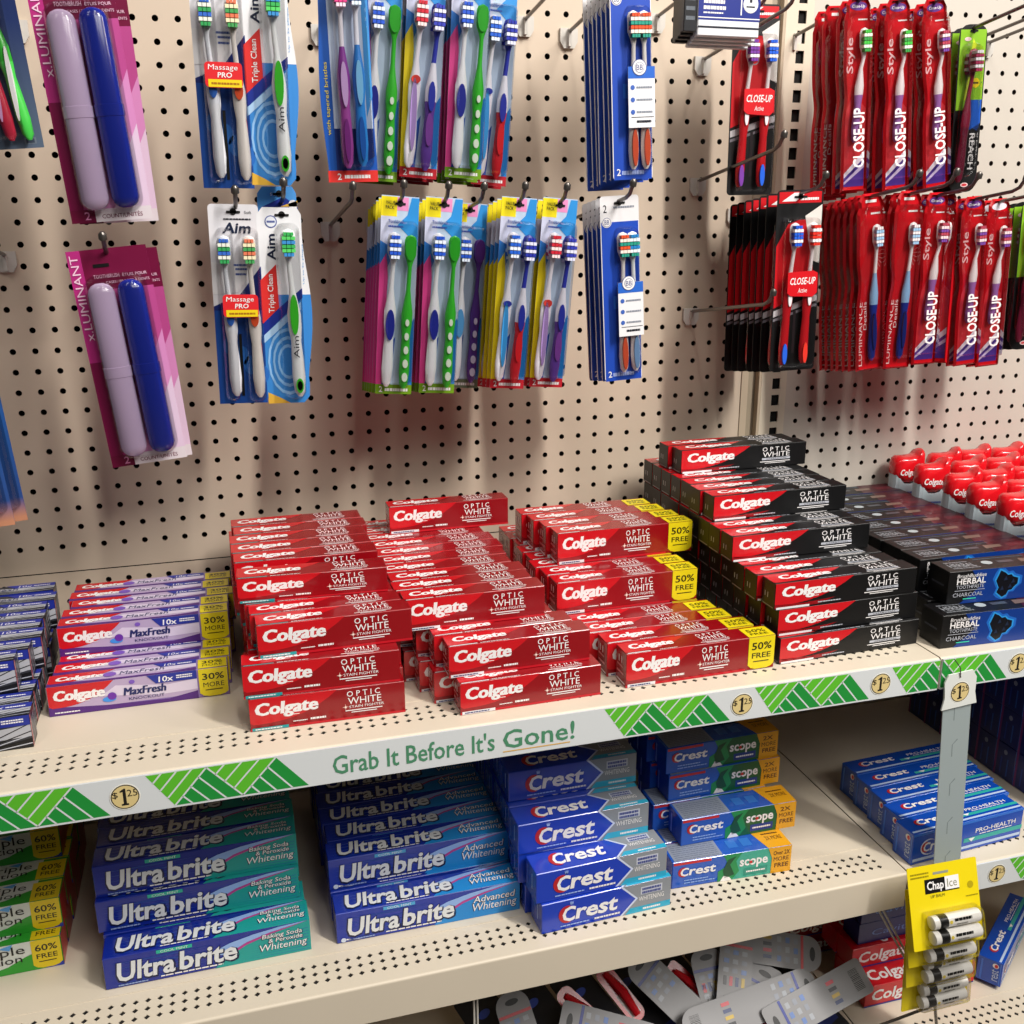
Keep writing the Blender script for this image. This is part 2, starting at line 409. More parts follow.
def tagy(mb, F, u0, l1, l2, m=YEL, txt=None, l=3, both=True):
    f = F['front']; u1 = .995
    pts = [(u0, 1), (u0, .16), (u0+.02, .07), (u0+.05, .03), (u1-.05, .03), (u1-.02, .07), (u1, .16), (u1, 1)]
    mb.poly(f, pts, m, l); t = txt or ink('#2a2610')
    w = u1-u0
    mb.text(f, l1, u0+.12*w, .62, u1-.12*w, .84, t, l+1, bold=.03); mb.text(f, l2, u0+.14*w, .36, u1-.14*w, .52, t, l+1, bold=.02); mb.rect(f, u0+.2*w, .24, u1-.2*w, .27, t, l+1)
    g = F['top']; mb.rect(g, u0, 0, u1, .86, m, l); mb.text(g, l1, u0+.14*w, .42, u1-.14*w, .68, t, l+1, bold=.03); mb.text(g, l2, u0+.16*w, .16, u1-.16*w, .34, t, l+1, bold=.02)
def art_ow(corner, tag_):
    def art(mb, F):
        f, g = F['front'], F['top']; s = .80 if tag_ else 1.
        for q, vl in ((f, .2), (g, .12)):
            arc_red(mb, q, .56*s, RED, 1, vl)
        colg(mb, f, .035, .48, .43*s, .86); colg(mb, g, .05, .40, .42*s, .80)
        optic(mb, f, .62*s, .28, .86*s, .90); optic(mb, g, .64*s, .16, .88*s, .92, star=False)
        mb.rect(f, .0, 0, s*1, .07, ink('#c01222'), 1)
        mb.rect(f, .012, .01, .24*s, .10, ink(corner), 3); smear(mb, f, .03, .035, .2*s, .07, WH if corner != '#e4e2e6' else NAVY, 4)
        smear(mb, f, .27*s, .16, .36*s, .19, WH); smear(mb, f, .38*s, .16, .48*s, .22, WH, n=3)
        mb.rect(g, .012, .02, .2*s, .07, ink(corner), 3); smear(mb, g, .22, .04, .42*s, .07, WH, 3)
        h = F['left']; mb.rect(h, .1, .05, .9, .1, ink('#e4e2e6'), 1); smear(mb, h, .16, .30, .8, .36, ink('#d98a90')); smear(mb, h, .16, .5, .7, .55, ink('#d98a90')); mb.rect(h, .3, .62, .38, .82, WH, 2); mb.rect(h, .55, .62, .63, .82, WH, 2)
        r = F['right']; mb.rect(r, .15, .12, .85, .18, ink('#e4e2e6'), 1); smear(mb, r, .2, .4, .8, .45, ink('#d98a90'))
        if tag_: tagy(mb, F, .815, '50%', 'FREE')
    return art
def art_blk(mb, F):
    f, g, h = F['front'], F['top'], F['left']
    for q, vl in ((f, .16), (g, .12)): arc_red(mb, q, .54, RED, 1, vl)
    q = random.Random(5)
    for i in range(46):   # charcoal dust printed over the edge of the red
        t = q.random(); u = .2+.34*t+q.uniform(-.02, .06); v = .16+.84*(max(0, (u-.06)/.5))**2.6+q.uniform(-.16, .05); a = q.uniform(.002, .006)
        if .02 < v < .97 and u < .6: mb.poly(f, [(u, v-a*4), (u+a, v), (u, v+a*4), (u-a, v)], BLK if v > .2 else DRED, 2)
    mb.poly(f, [(.002, .05), (.3, .05), (.42, .25), (.36, .22), (.2, .16), (.002, .2)], DRED, 1)
    colg(mb, f, .045, .48, .41, .86, l=3); colg(mb, g, .07, .40, .42, .80, l=3)
    optic(mb, f, .64, .24, .88, .88, star=False, bar=SILV); optic(mb, g, .66, .14, .90, .92, star=False, bar=SILV)
    mb.rect(f, .012, .01, .24, .09, ink('#e4e2e6'), 3); smear(mb, f, .3, .1, .46, .14, SILV)
    smear(mb, g, .3, .06, .6, .1, SILV, 3)
    for k in range(2): mb.rect(h, .25+.2*k, .35, .30+.2*k, .55, SILV, 1)
    mb.rect(h, .12, .04, .9, .08, ink('#8d8088'), 1)
def art_max(dark):
    lil, lil2, bot = ('#b5a2c2', '#d6cade', '#512678') if not dark else ('#34353c', '#b4b5bc', '#0f0f13')
    def art(mb, F):
        f, g, h, r = F['front'], F['top'], F['left'], F['right']; s = .82 if not dark else 1.
        for q in (f, g):
            mb.rect(q, 0, .16, s, 1, ink(lil), 1)
            mb.poly(q, [(.35*s, .5), (.75*s, .3), (s, .34), (s, .7), (.8*s, .62), (.45*s, .8)], ink(lil2), 2)
            mb.poly(q, [(0, 0), (s, 0), (s, .28), (.8*s, .12), (.4*s, .16), (0, .3)], ink(bot), 2)
        if dark:
            for i in range(6):
                for q in (f, g): mb.poly(q, [(.55, .02+.1*i), (.8, .0+.06*i), (1, .12+.12*i), (1, .15+.12*i), (.8, .03+.06*i), (.55, .05+.1*i)], BLK if i % 2 else SILV, 3)
        arc_red(mb, f, .44*s, RED, 3, .26); arc_red(mb, g, .44*s, RED, 3, .2)
        colg(mb, f, .03, .50, .37*s, .84, l=4); colg(mb, g, .04, .40, .36*s, .76, l=4)
        mb.poly(f, [(.66*s, 1), (s, 1), (s, .70), (.72*s, .70)], ink('#223094'), 4); mb.text(f, '10x', .74*s, .74, .84*s, .93, WH, 5, bold=.03, shear=.1); smear(mb, f, .86*s, .8, .97*s, .84, WH, 5); smear(mb, f, .86*s, .87, .97*s, .91, WH, 5)
        mb.poly(g, [(.70*s, 1), (s, 1), (s, .62), (.76*s, .62)], ink('#223094'), 4); mb.text(g, '10x', .78*s, .66, .86*s, .88, WH, 5, shear=.1); smear(mb, g, .87*s, .72, .97*s, .80, WH, 5)
        tn = ink('#1d2560')
        [mb.text(f, 'MaxFresh', .50*s+e_, .42, .78*s+e_, .68, tn, 5+e_*80, shear=.15) for e_ in (0, .003, .006)]; mb.text(g, 'MaxFresh', .48*s, .36, .78*s, .66, tn, 5, bold=.01, shear=.15)
        mb.text(f, 'KNOCKOUT', .53*s, .24, .77*s, .34, tn, 5)
        mb.ell(f, .40*s, .36, .045*s, .09, ink('#3f8fe0'), 5); mb.ell(f, .42*s, .46, .03*s, .13, ink('#6b2fa0'), 6); mb.ell(g, .41*s, .5, .045*s, .2, ink('#7a55b8'), 5)
        mb.ell(f, .56*s, .86, .02*s, .07, ink('#7a55b8'), 4)
        smear(mb, f, .03, .08, .2*s, .12, WH, 4)
        mb.rect(h, .0, .0, 1, 1, ink(bot), 1); mb.rect(r, 0, 0, 1, 1, ink('#8f1836' if not dark else '#17171c'), 1)
        if not dark: mb.text(r, 'x', .3, .4, .7, .7, WH, 2); tagy(mb, F, .83, '30%', 'MORE', l=5)
        else:
            for i in range(5): mb.poly(r, [(0, .1+.14*i), (1, .2+.16*i), (1, .23+.16*i), (0, .13+.14*i)], SILV, 2)
            mb.rect(r, .0, .02, .12, .98, ink('#c96a70'), 3)
    return art
def art_herb(mb, F):
    f, g, h = F['front'], F['top'], F['left']
    blue, cy = ink('#0a3482'), ink('#2a8fd6')
    mb.poly(f, [(.10, 0), (1, 0), (1, 1), (.17, 1), (.25, .5)], blue, 1)
    q = random.Random(3)
    def lump(k, m, l, cx=.44, cy_=.47):
        P = []
        for i in range(18):
            t = 2*math.pi*i/18; rr = (.9+.22*math.sin(3*t+1)+.1*math.sin(7*t)); P.append((cx+.085*k*rr*math.cos(t), cy_+.40*k*rr*math.sin(t)*(1.1 if math.sin(t) > 0 else .85)))
        mb.poly(f, [(u, min(.985, max(.015, v))) for u, v in P], m, l)
    lump(1.35, ink('#1b62bc'), 2); lump(1.14, cy, 3); lump(1.0, ink('#070a14'), 4)
    for a, b in ((.42, .6), (.46, .35), (.40, .3), (.48, .5)): mb.poly(f, [(a, b), (a+.03, b+.02), (a+.015, b+.14)], ink('#1a2740'), 5)
    for i in range(4): mb.poly(f, [(.6, .55+.06*i), (.98, .8+.04*i), (.98, .82+.04*i)], ink('#1f78cc'), 2)
    mb.text(f, 'BrushBuddies', .06, .80, .28, .91, WH, 5, shear=.1); mb.text(f, 'HERBAL', .06, .60, .28, .78, WH, 5, bold=.035); mb.text(f, 'TOOTHPASTE', .06, .46, .27, .57, SILV, 5)
    mb.rect(f, .05, .40, .28, .415, SILV, 5); mb.text(f, 'CHARCOAL', .04, .22, .27, .34, SILV, 5); mb.rect(f, .12, .13, .22, .16, ink('#35c8a8'), 5)
    mb.rect(f, .70, .5, .96, .62, ink('#8f9aa0'), 5); mb.ell(f, .82, .44, .07, .2, ink('#1c8f78'), 4); smear(mb, f, .66, .1, .95, .16, WH, 5)
    mb.poly(g, [(.62, 0), (1, 0), (1, 1), (.70, 1)], ink('#3d0a18', .3), 1)
    mb.text(g, 'HERBAL', .06, .32, .26, .62, ink('#8f9298'), 2, bold=.02); smear(mb, g, .06, .18, .27, .26, ink('#6f7278')); smear(mb, g, .06, .68, .24, .76, ink('#6f7278'))
    mb.ell(g, .36, .5, .04, .15, ink('#a9b2b6'), 2); mb.rect(g, .44, .4, .56, .58, ink('#43474f'), 2); mb.poly(g, [(.6, .32), (.74, .36), (.76, .58), (.62, .62)], ink('#6d5a50'), 2)
    mb.rect(g, .3, .8, .7, .83, ink('#4c6b80'), 2); mb.rect(g, .8, .3, .96, .6, ink('#571a24'), 2)
    smear(mb, h, .2, .5, .8, .56, ink('#4a4d55'), 1)
def art_ultra(teal):
    def art(mb, F):
        f, g, h = F['front'], F['top'], F['left']
        c1 = ink('#1a9a94' if teal else '#1f86cf'); c2 = ink('#2b5fb0' if teal else '#2a9ad8')
        for q, sc in ((f, 1), (g, 1)):
            mb.poly(q, [(.52, 0), (1, 0), (1, 1), (.84, .97), (.70, .80), (.6, .5)], c1, 1)
            P = [(.48, .48), (.6, .74), (.72, .88), (.86, .97), (.99, 1), (.8, .84), (.68, .66), (.58, .38)]
            mb.poly(q, P, ink('#8fb0e6'), 2)
            mb.poly(q, [(.58, .38), (.68, .66), (.8, .84), (.99, 1), (.8, .78), (.68, .58), (.6, .34)], ink('#b03a8c'), 3)
            for i in range(8): mb.poly(q, [(.62+.02*i, .1+.07*i), (.99, .06+.1*i), (.99, .075+.1*i)], c2, 2)
            for i in range(5): mb.poly(q, [(.02, .1+.17*i), (.3, .2+.15*i), (.5, .12+.17*i), (.3, .14+.15*i)], ink('#123c96'), 1)
        dk = ink('#0a1240')
        for q, v0, v1 in ((f, .22, .80), (g, .2, .84)):
            for (t, a, b) in (('Ultra', .06, .335), ('brite', .355, .635)):
                mb.text(q, t, a-.006, v0-.04, b+.010, v1+.01, dk, 4, bold=.085, shear=.1); mb.text(q, t, a, v0, b, v1, ink('#dcdfe2', .3), 5, bold=.05, shear=.1)
        for q in (f, g):
            if teal:
                L_ = [('Baking Soda', .76, .66, .96, .80), ('& Peroxide', .79, .50, .96, .63), ('Whitening', .74, .26, .98, .47)]
            else: L_ = [('Advanced', .74, .52, .97, .74), ('Whitening', .73, .24, .98, .49)]
            for t, a, b, c, d in L_: mb.text(q, t, a-.004, b-.02, c+.004, d+.01, dk, 4, bold=.05, shear=.15); mb.text(q, t, a, b, c, d, WH, 5, bold=.01, shear=.15)
        mb.rect(f, .25, .86, .42, .97, ink('#27b39b' if teal else '#4aa3d8'), 3); mb.text(f, 'COOL MINT', .27, .88, .40, .95, WH, 4)
        smear(mb, f, .26, .1, .56, .14, WH, 4); smear(mb, f, .06, .06, .2, .1, ink('#8fa4d0'), 4)
        smear(mb, g, .27, .08, .5, .12, WH, 4)
        if not teal: mb.disc(f, .035, .1, .003, ink('#cfd8ea'), 4); mb.poly(f, [(.05, .13), (.13, .04), (.05, .08)], WH, 4)
        smear(mb, h, .2, .3, .8, .36, ink('#31408f'), 1)
    return art
def crest_word(mb, f, u0, v0, u1, v1, l=4, dim=1):
    w = u1-u0; h = v1-v0
    n = 14; cx, cy = u0+.14*w, v0+.46*h
    P = [(cx+.150*w*math.cos(R(75+215*i/n)), cy+.62*h*math.sin(R(75+215*i/n))) for i in range(n+1)]
    Q = [(cx+.035*w+.095*w*math.cos(R(75+215*i/n)), cy+.42*h*math.sin(R(75+215*i/n))) for i in range(n+1)]
    for i in range(n): mb.poly(f, [P[i], P[i+1], Q[i+1], Q[i]], ink('#b81f24'), l)
    mb.text(f, 'C', u0+.055*w, v0-.02*h, u0+.27*w, v1+.0*h, WH, l+1, bold=.05, shear=.1)
    mb.text(f, 'rest', u0+.29*w, v0+.02*h, u1, v1-.08*h, WH, l+1, bold=.05, shear=.15)
def art_crest(mb, F):
    f, g, h = F['front'], F['top'], F['left']
    for q in (f, g):
        P = [(.64, 0), (.76, .5), (.64, 1), (1, 1), (1, 0)]
        mb.poly(q, [(.60, 0), (.72, .5), (.60, 1), (.64, 1), (.76, .5), (.64, 0)], ink('#cdd6ee'), 1)
        mb.poly(q, [(.62, 0), (.74, .5), (.62, 1), (1, 1), (1, 0)], ink('#8a8f96'), 2)
        mb.poly(q, [(.64, 0), (.68, .2), (1, .2), (1, 0)], ink('#2ea7c9'), 3)
    crest_word(mb, f, .13, .30, .58, .78); crest_word(mb, g, .14, .28, .56, .80)
    for k in range(5): t = R(60+15*k); mb.poly(f, [(.22+.01*math.cos(t), .82), (.225+.03*math.cos(t), .82+.14*math.sin(t)), (.23+.01*math.cos(t), .82)], ink('#9db7ef'), 3)
    pur = ink('#46508e')
    for q in (f, g):
        mb.rect(q, .76, .60, .93, .86, ink('#c4c8d4'), 3); smear(mb, q, .77, .62, .92, .70, pur, 4, seed=3); smear(mb, q, .77, .74, .92, .82, pur, 4, seed=4); mb.text(q, 'WHITENING', .745, .38, .945, .54, WH, 4, bold=.03); smear(mb, q, .78, .07, .92, .13, WH, 4)
    smear(mb, f, .14, .12, .36, .16, ink('#9db7ef'), 4); smear(mb, f, .4, .12, .6, .18, WH, 4)
    mb.rect(h, .15, .2, .28, .85, ink('#3556b8'), 1); mb.rect(h, .6, .3, .66, .8, ink('#9db7ef'), 1)
def art_scope(light):
    def art(mb, F):
        f, g, h = F['front'], F['top'], F['left']
        grn = ink('#3fa58f' if light else '#0f5c33'); og = ink('#e0a01c')
        mb.rect(f, .45, 0, .84, 1, grn, 1)
        mb.poly(f, [(.38, 0), (.50, 0), (.56, .3), (.53, .7), (.58, 1), (.42, 1), (.47, .6), (.38, .4)], ink('#1d8a4c'), 2); mb.poly(f, [(.44, .1), (.52, .2), (.48, .6), (.53, .9), (.46, .8), (.42, .4)], ink('#0c4a2c'), 3)
        mb.poly(f, [(.40, 0), (.43, .2), (.48, .12), (.5, 0)], WH, 3)
        mb.rect(f, .01, .88, .32, .97, ink('#c92a2a'), 2)
        crest_word(mb, f, .05, .46, .36, .76)
        mb.text(f, 'scope', .56, .48, .80, .72, WH, 4, bold=.05); mb.disc(f, .655, .585, .0022, ink('#c8201f'), 5)
        mb.rect(f, .6, .1, .8, .36, ink('#123a8a' if not light else '#2d8c7a'), 3); smear(mb, f, .62, .2, .78, .26, WH, 4)
        smear(mb, f, .1, .25, .3, .29, ink('#8fb0e6'), 4); smear(mb, f, .1, .15, .36, .19, ink('#8fb0e6'), 4)
        mb.poly(f, [(.83, 0), (1, 0), (1, 1), (.80, 1), (.835, .6)], og, 4); tn = ink('#4a1c10')
        mb.text(f, 'Over 2X' if light else '2X', .86 if not light else .845, .70, .95 if not light else .985, .86, tn, 5, bold=.02); mb.text(f, 'MORE', .85, .46, .98, .62, tn, 5, bold=.03); mb.text(f, 'FREE', .86, .22, .98, .38, tn, 5, bold=.03)
        mb.rect(g, .02, .04, .42, .96, ink('#8b93a2'), 1)
        for k in range(8): smear(mb, g, .04, .1+.1*k, .40, .13+.1*k, ink('#5d6678'), 2, seed=k)
        mb.rect(g, .5, .3, .58, .7, ink('#2f6fc4'), 1); mb.rect(g, .62, .3, .7, .7, ink('#2f6fc4'), 1)
        mb.poly(g, [(.80, 0), (1, 0), (1, 1), (.74, 1)], og, 2); mb.text(g, '2X MORE', .83, .4, .97, .6, tn, 3); smear(mb, g, .82, .7, .96, .76, tn, 3)
        mb.rect(F['right'], 0, 0, 1, 1, og, 1); smear(mb, F['right'], .2, .5, .8, .6, tn, 2)
        mb.rect(h, .2, .1, .3, .8, ink('#9db7ef'), 1)
    return art
def art_pro(mb, F):
    f, g, h = F['front'], F['top'], F['left']
    for q in (f, g):
        mb.rect(q, .01, .10, .99, .19, ink('#b9cbe6'), 2); mb.rect(q, .46, .30, 1, .44, ink('#2fa7a0'), 2)
        mb.text(q, 'PRO-HEALTH', .56, .56, .93, .70, WH, 3, bold=.02); smear(mb, q, .6, .48, .9, .51, WH, 3)
        mb.poly(q, [(.5, .42), (.56, .42), (.53, .30)], WH, 4)
    mb.ell(f, .14, .5, .07, .26, ink('#dfe6f4'), 2); mb.ell(f, .15, .5, .066, .23, ink('#0f3fa4'), 3)
    crest_word(mb, f, .08, .38, .34, .66, 4); crest_word(mb, g, .10, .44, .42, .72, 4)
    mb.rect(f, 0, .92, 1, 1, ink('#2d6fd0'), 1)
    mb.ell(h, .72, .8, .12, .10, WH, 2); mb.ell(h, .75, .8, .07, .07, ink('#c8201f'), 3); mb.text(h, 'rest', .58, .18, .86, .64, ink('#b9cbe6'), 2, rot=90); mb.rect(h, .14, .08, .22, .9, ink('#3c74d8'), 1); mb.rect(h, .9, .05, .94, .95, ink('#3c74d8'), 1)
def art_act(mb, F):
    f, g = F['front'], F['top']; wt = ink('#d3d8d2'); gr = ink('#2f9a2f')
    for q in (f, g):
        mb.poly(q, [(.4, .08), (.60, .14), (.70, .26), (.80, .50), (.86, .60), (.86, 1), (.4, 1)], wt, 1); mb.poly(q, [(.4, 0), (.9, 0), (.86, .60), (.80, .50), (.70, .26), (.60, .14), (.4, .08)], gr, 2); mb.poly(q, [(.4, 0), (.62, 0), (.55, .06), (.4, .04)], ink('#7fc84a'), 3)
        mb.poly(q, [(.9, 0), (1, 0), (1, .14), (.9, .03)], ink('#2a3aa0'), 3); mb.rect(q, .0, .0, .4, 1, RED, 1)
        mb.poly(q, [(.66, .92), (.72, .80), (.74, 1)], ink('#5aa0e0'), 3)
    mb.text(f, 'Triple', .52, .64, .80, .92, BLK, 5); mb.text(f, 'Action', .52, .36, .78, .60, BLK, 5); mb.text(g, 'Triple', .52, .60, .80, .88, BLK, 5); mb.text(g, 'Action', .52, .3, .78, .54, BLK, 5)
    colg(mb, f, .04, .4, .36, .75)
    smear(mb, f, .44, .27, .62, .3, BLK, 3)
    tagy(mb, F, .835, '60%', 'FREE', m=ink('#dfc41b'), l=4)
    mb.rect(F['right'], .0, .0, 1, 1, ink('#b33028'), 1)
def art_cav(col):
    def art(mb, F):
        f, g = F['front'], F['top']
        for q in (f, g): mb.poly(q, [(.5, 0), (1, 0), (1, 1), (.68, 1)], ink(col), 1)
        mb.text(f, 'Colgate', .06, .28, .52, .78, WH, 3, bold=.045, shear=.12); mb.text(g, 'Colgate', .08, .26, .52, .78, WH, 3, bold=.045, shear=.12)
        smear(mb, f, .62, .4, .92, .55, WH, 3); mb.rect(f, .0, .0, 1, .07, ink('#1b2f8e'), 2)
    return art
def art_cavb(mb, F):
    for q in (F['front'], F['top']): mb.text(q, 'Cavity', .12, .34, .5, .62, ink('#5f86cf'), 2, shear=.1); mb.ell(q, .6, .6, .05, .2, ink('#8fb0e6'), 2)
def art_side(mb, F):
    h, f, g = F['left'], F['front'], F['top']
    mb.ell(h, .5, .78, .09, .07, ink('#8a8fa6'), 2); mb.rect(h, .62, .12, .68, .62, ink('#2f5fae'), 1); mb.rect(h, .3, .12, .36, .62, ink('#22409a'), 1); mb.rect(h, .0, .0, .1, 1, ink('#7d2f6c'), 1)
    mb.rect(f, .0, .0, .06, 1, ink('#2a6ac0'), 1); mb.rect(f, .3, .3, .9, .4, ink('#2fa7a0'), 1); mb.text(f, 'Crest', .1, .5, .4, .8, WH, 2, bold=.04, shear=.1)
    mb.rect(g, .3, .3, .9, .4, ink('#2fa7a0'), 1)

def pile(name, proto_mb, L, H, D, z0, layers, desc, group, z_gap=.0006):
    """layers: list of (list of (x_left, y_front, yaw_deg)); the first of each is the box nearest the aisle"""
    me = proto_mb.mesh(name); n = 0
    for k, rows in enumerate(layers):
        for r, q in enumerate(rows):
            x, y, a = q[:3]
            a = R(a); c, s = math.cos(a), math.sin(a)
            o = bpy.data.objects.new(name, me); COL.objects.link(o)
            o.location = (x+c*L/2-s*D/2, y+s*L/2+c*D/2, z0+k*(H+z_gap)+.0004); o.rotation_euler = (0, 0, a)
            pos = 'at the front of the %s layer' % LAY[k] if r == 0 else '%s box back in the %s layer' % (ORD[r] if r < len(ORD) else 'last', LAY[k])
            tag(o, desc+', '+pos, 'toothpaste box', group)
            n += 1
    return n
def rows(x, y, n, D, j=.004, yaw=.8, seed=1, dx=0.):
    q = random.Random(seed); return [(x+dx*i+q.uniform(-j, j), y+i*D, q.uniform(-yaw, yaw)*.6) for i in range(n)]

d = .0283
pile('lilac_toothpaste_box', carton(.185, .034, .0272, ink('#8a6fb0'), art_max(False)), .185, .034, .0272, ZU,
     [[(-.166, -.2985, .2), (-.163, -.270, 0), (-.161, -.242, 0), (-.162, -.2135, .3)]+rows(-.160, -.185, 4, d, seed=2),
      [(-.161, -.221, .2), (-.160, -.193, .2), (-.153, -.1645, 0), (-.158, -.136, -.2), (-.155, -.108, .2)]],
     'lilac toothpaste box with yellow 30% tag', 'lilac toothpaste boxes on the upper shelf')
xr = -.173-.185
pile('silver_toothpaste_box', carton(.185, .036, .0272, BLK, art_max(True)), .185, .036, .0272, ZU,
     [[(xr-.03, -.404, -1), (xr, -.364, 1)]+rows(xr-.002, -.335, 9, d, seed=3, dx=-.001),
      [(xr-.018, -.309, 1), (xr-.008, -.2805, 0), (xr, -.2515, .5)]+rows(xr-.004, -.222, 4, d, seed=4)+[(xr-.006, -.104, 1)]],
     'black and silver toothpaste box', 'black and silver toothpaste boxes at the left end')
D0 = .0296
pile('teal_cornered_toothpaste_box', carton(.161, .036, D0, DRED, art_ow('#1d9aa0', False)), .161, .036, D0, ZU,
     [[(.0375, -.393, -.7)]+rows(.040, -.362, 11, .0302, seed=6),
      [(.0335, -.391, -1.2)]+rows(.043, -.352, 10, .0302, seed=7, yaw=1.5),
      [(.0515, -.377, 1.0), (.046, -.346, .6), (.042, -.315, .2), (.037, -.284, 0)]+rows(.034, -.252, 7, .0302, seed=8)],
     'red toothpaste box with teal corner', 'red toothpaste boxes with a teal corner')
pile('teal_cornered_toothpaste_box', carton(.161, .028, .034, DRED, art_ow('#1d9aa0', False)), .161, .028, .034, ZU+3*.0366,
     [[(.036, -.310, -2.5)]+rows(.035, -.258, 5, .0345, .003, seed=9)],
     'red teal-cornered box lying narrow side forward', 'red toothpaste boxes with a teal corner')
pile('plain_red_toothpaste_box', carton(.160, .036, D0, DRED, art_ow('#e4e2e6', False)), .160, .036, D0, ZU,
     [[(.253, -.420, 1.2), (.232, -.386, .5), (.222, -.355, 0)]+rows(.210, -.324, 9, .0302, seed=10),
      [(.245, -.404, .8), (.236, -.372, 1), (.222, -.341, .4)]+rows(.207, -.310, 8, .0302, seed=11),
      [(.209, -.352, .4)]+rows(.204, -.321, 9, .0302, .006, seed=12, dx=-.001),
      [(.233, -.117, 0)]],
     'red untagged toothpaste box with white corner', 'red toothpaste boxes with a white corner and no tag')
pile('tagged_red_toothpaste_box', carton(.187, .041, D0, DRED, art_ow('#e4e2e6', True)), .187, .041, D0, ZU,
     [[(.445, -.411, .5), (.435, -.378, .4), (.423, -.345, 0), (.418, -.315, 0)]+rows(.409, -.284, 8, .0302, seed=13),
      [(.406, -.284, .5), (.403, -.254, 0)]+rows(.401, -.2235, 6, .0302, seed=14),
      [(.4275, -.222, .8), (.422, -.191, 0), (.415, -.160, .3), (.408, -.129, 0)]],
     'red toothpaste box with yellow 50% tag', 'red toothpaste boxes with a yellow 50% tag')
pile('black_toothpaste_box', carton(.194, .0325, D0, BLK, art_blk), .194, .0325, D0, ZU,
     [[(0.641, -.406, 1.6), (0.641, -.374, .5)]+rows(0.636, -.342, 10, .0304, .0015, seed=15),
      [(0.640, -.399, 1.5), (0.634, -.368, 0)]+rows(0.632, -.336, 10, .0304, .0015, seed=16),
      [(0.634, -.398, .8), (0.628, -.366, 0)]+rows(0.628, -.334, 10, .0304, .0015, seed=17),
      [(0.620, -.317, .5)]+rows(0.620, -.286, 8, .0304, .002, seed=18),
      [(0.625, -.254, .8), (0.621, -.223, .5)]+rows(0.622, -.192, 5, .0304, .002, seed=19),
      [(0.633, -.139, .6), (0.627, -.108, 0)]],
     'black and red toothpaste box', 'black and red toothpaste boxes')
pile('herbal_toothpaste_box', carton(.185, .043, .0405, BLK, art_herb), .185, .043, .0405, ZU,
     [[(.850, -.423, -2.5)]+rows(.863, -.376, 8, .0415, .002, seed=20),
      [(.876, -.395, -3)]+rows(.872, -.346, 8, .0415, .002, .4, seed=21)],
     'black herbal toothpaste box with charcoal print', 'black herbal toothpaste boxes on the right bay')
pile('teal_ended_toothpaste_box', carton(.223, .0405, .0365, ink('#10268c', .25, .4), art_ultra(True)), .223, .0405, .0365, ZL,
     [[(-.139, -.3625, .5)]+rows(-.143, -.322, 7, .0373, .002, seed=22),
      [(-.146, -.318, .4)]+rows(-.145, -.279, 6, .0373, .002, seed=23),
      [(-.145, -.311, .3)]+rows(-.145, -.272, 6, .0373, .002, seed=24)],
     'blue toothpaste box with teal end', 'teal-ended blue toothpaste boxes on the lower shelf')
pile('bright_blue_toothpaste_box', carton(.222, .0405, .0365, ink('#16309a', .25, .4), art_ultra(False)), .222, .0405, .0365, ZL,
     [[(.1135, -.361, -.1)]+rows(.113, -.320, 7, .0373, .002, seed=25),
      [(.112, -.316, 0)]+rows(.114, -.277, 6, .0373, .003, seed=26),
      ],
     'blue toothpaste box with sky-blue end', 'sky-blue-ended toothpaste boxes on the lower shelf')
pile('grey_ended_toothpaste_box', carton(.168, .0405, .0375, ink('#133ab4', .25, .4), art_crest), .168, .0405, .0375, ZL,
     [[(.347, -.4135, 2.5)]+rows(.338, -.372, 8, .0385, .004, seed=27),
      [(.341, -.410, 2.2)]+rows(.334, -.368, 8, .0385, .003, seed=28),
      [(.331, -.370, .8)]+rows(.331, -.330, 7, .0385, .002, seed=29),
      [(.334, -.320, .4)]+rows(.334, -.280, 5, .0385, .003, seed=30)],
     'blue toothpaste box with grey arrow end', 'grey-ended blue toothpaste boxes')
scl, scd = carton(.163, .038, .0395, ink('#1b56b8', .25, .4), art_scope(True)), carton(.163, .038, .0395, ink('#1b56b8', .25, .4), art_scope(False))
for mb_, lays, what in ((scl, [[(.529, -.3805, -2.7)]], 'mint-green'), (scd, [[], [(.553, -.352, -.5)], [(.5535, -.309, 1)], [(.550, -.306, 1)]], 'dark-green')):
    full = [list(l) for l in lays]
    if what == 'dark-green':
        full[1] += [(.532, -.311, 0), (.545, -.27, 0)]; full[2] += rows(.545, -.273, 2, .0405, .002, seed=31); full[3] += rows(.54, -.27, 2, .0405, .002, seed=32)
        pile('orange_tagged_toothpaste_box', mb_, .163, .038, .0395, ZL, full, 'blue and dark-green toothpaste box, orange tag', 'orange-tagged toothpaste boxes')
    else:
        full[0] += rows(.536, -.34, 3, .0405, .002, seed=33)
        pile('orange_tagged_toothpaste_box', mb_, .163, .038, .0395, ZL, full, 'blue and mint-green toothpaste box, orange tag', 'orange-tagged toothpaste boxes')
pile('white_striped_toothpaste_box', carton(.183, .0455, .0355, ink('#1049b0', .25, .4), art_pro), .183, .0455, .0355, ZL,
     [[(.847, -.425, 3.8), (.854, -.388, 3.6), (.859, -.351, 3.2), (.861, -.3145, 2.8), (.863, -.278, 2.4)]],
     'blue toothpaste box with white and teal stripes', 'white-striped blue toothpaste boxes in a flat row')
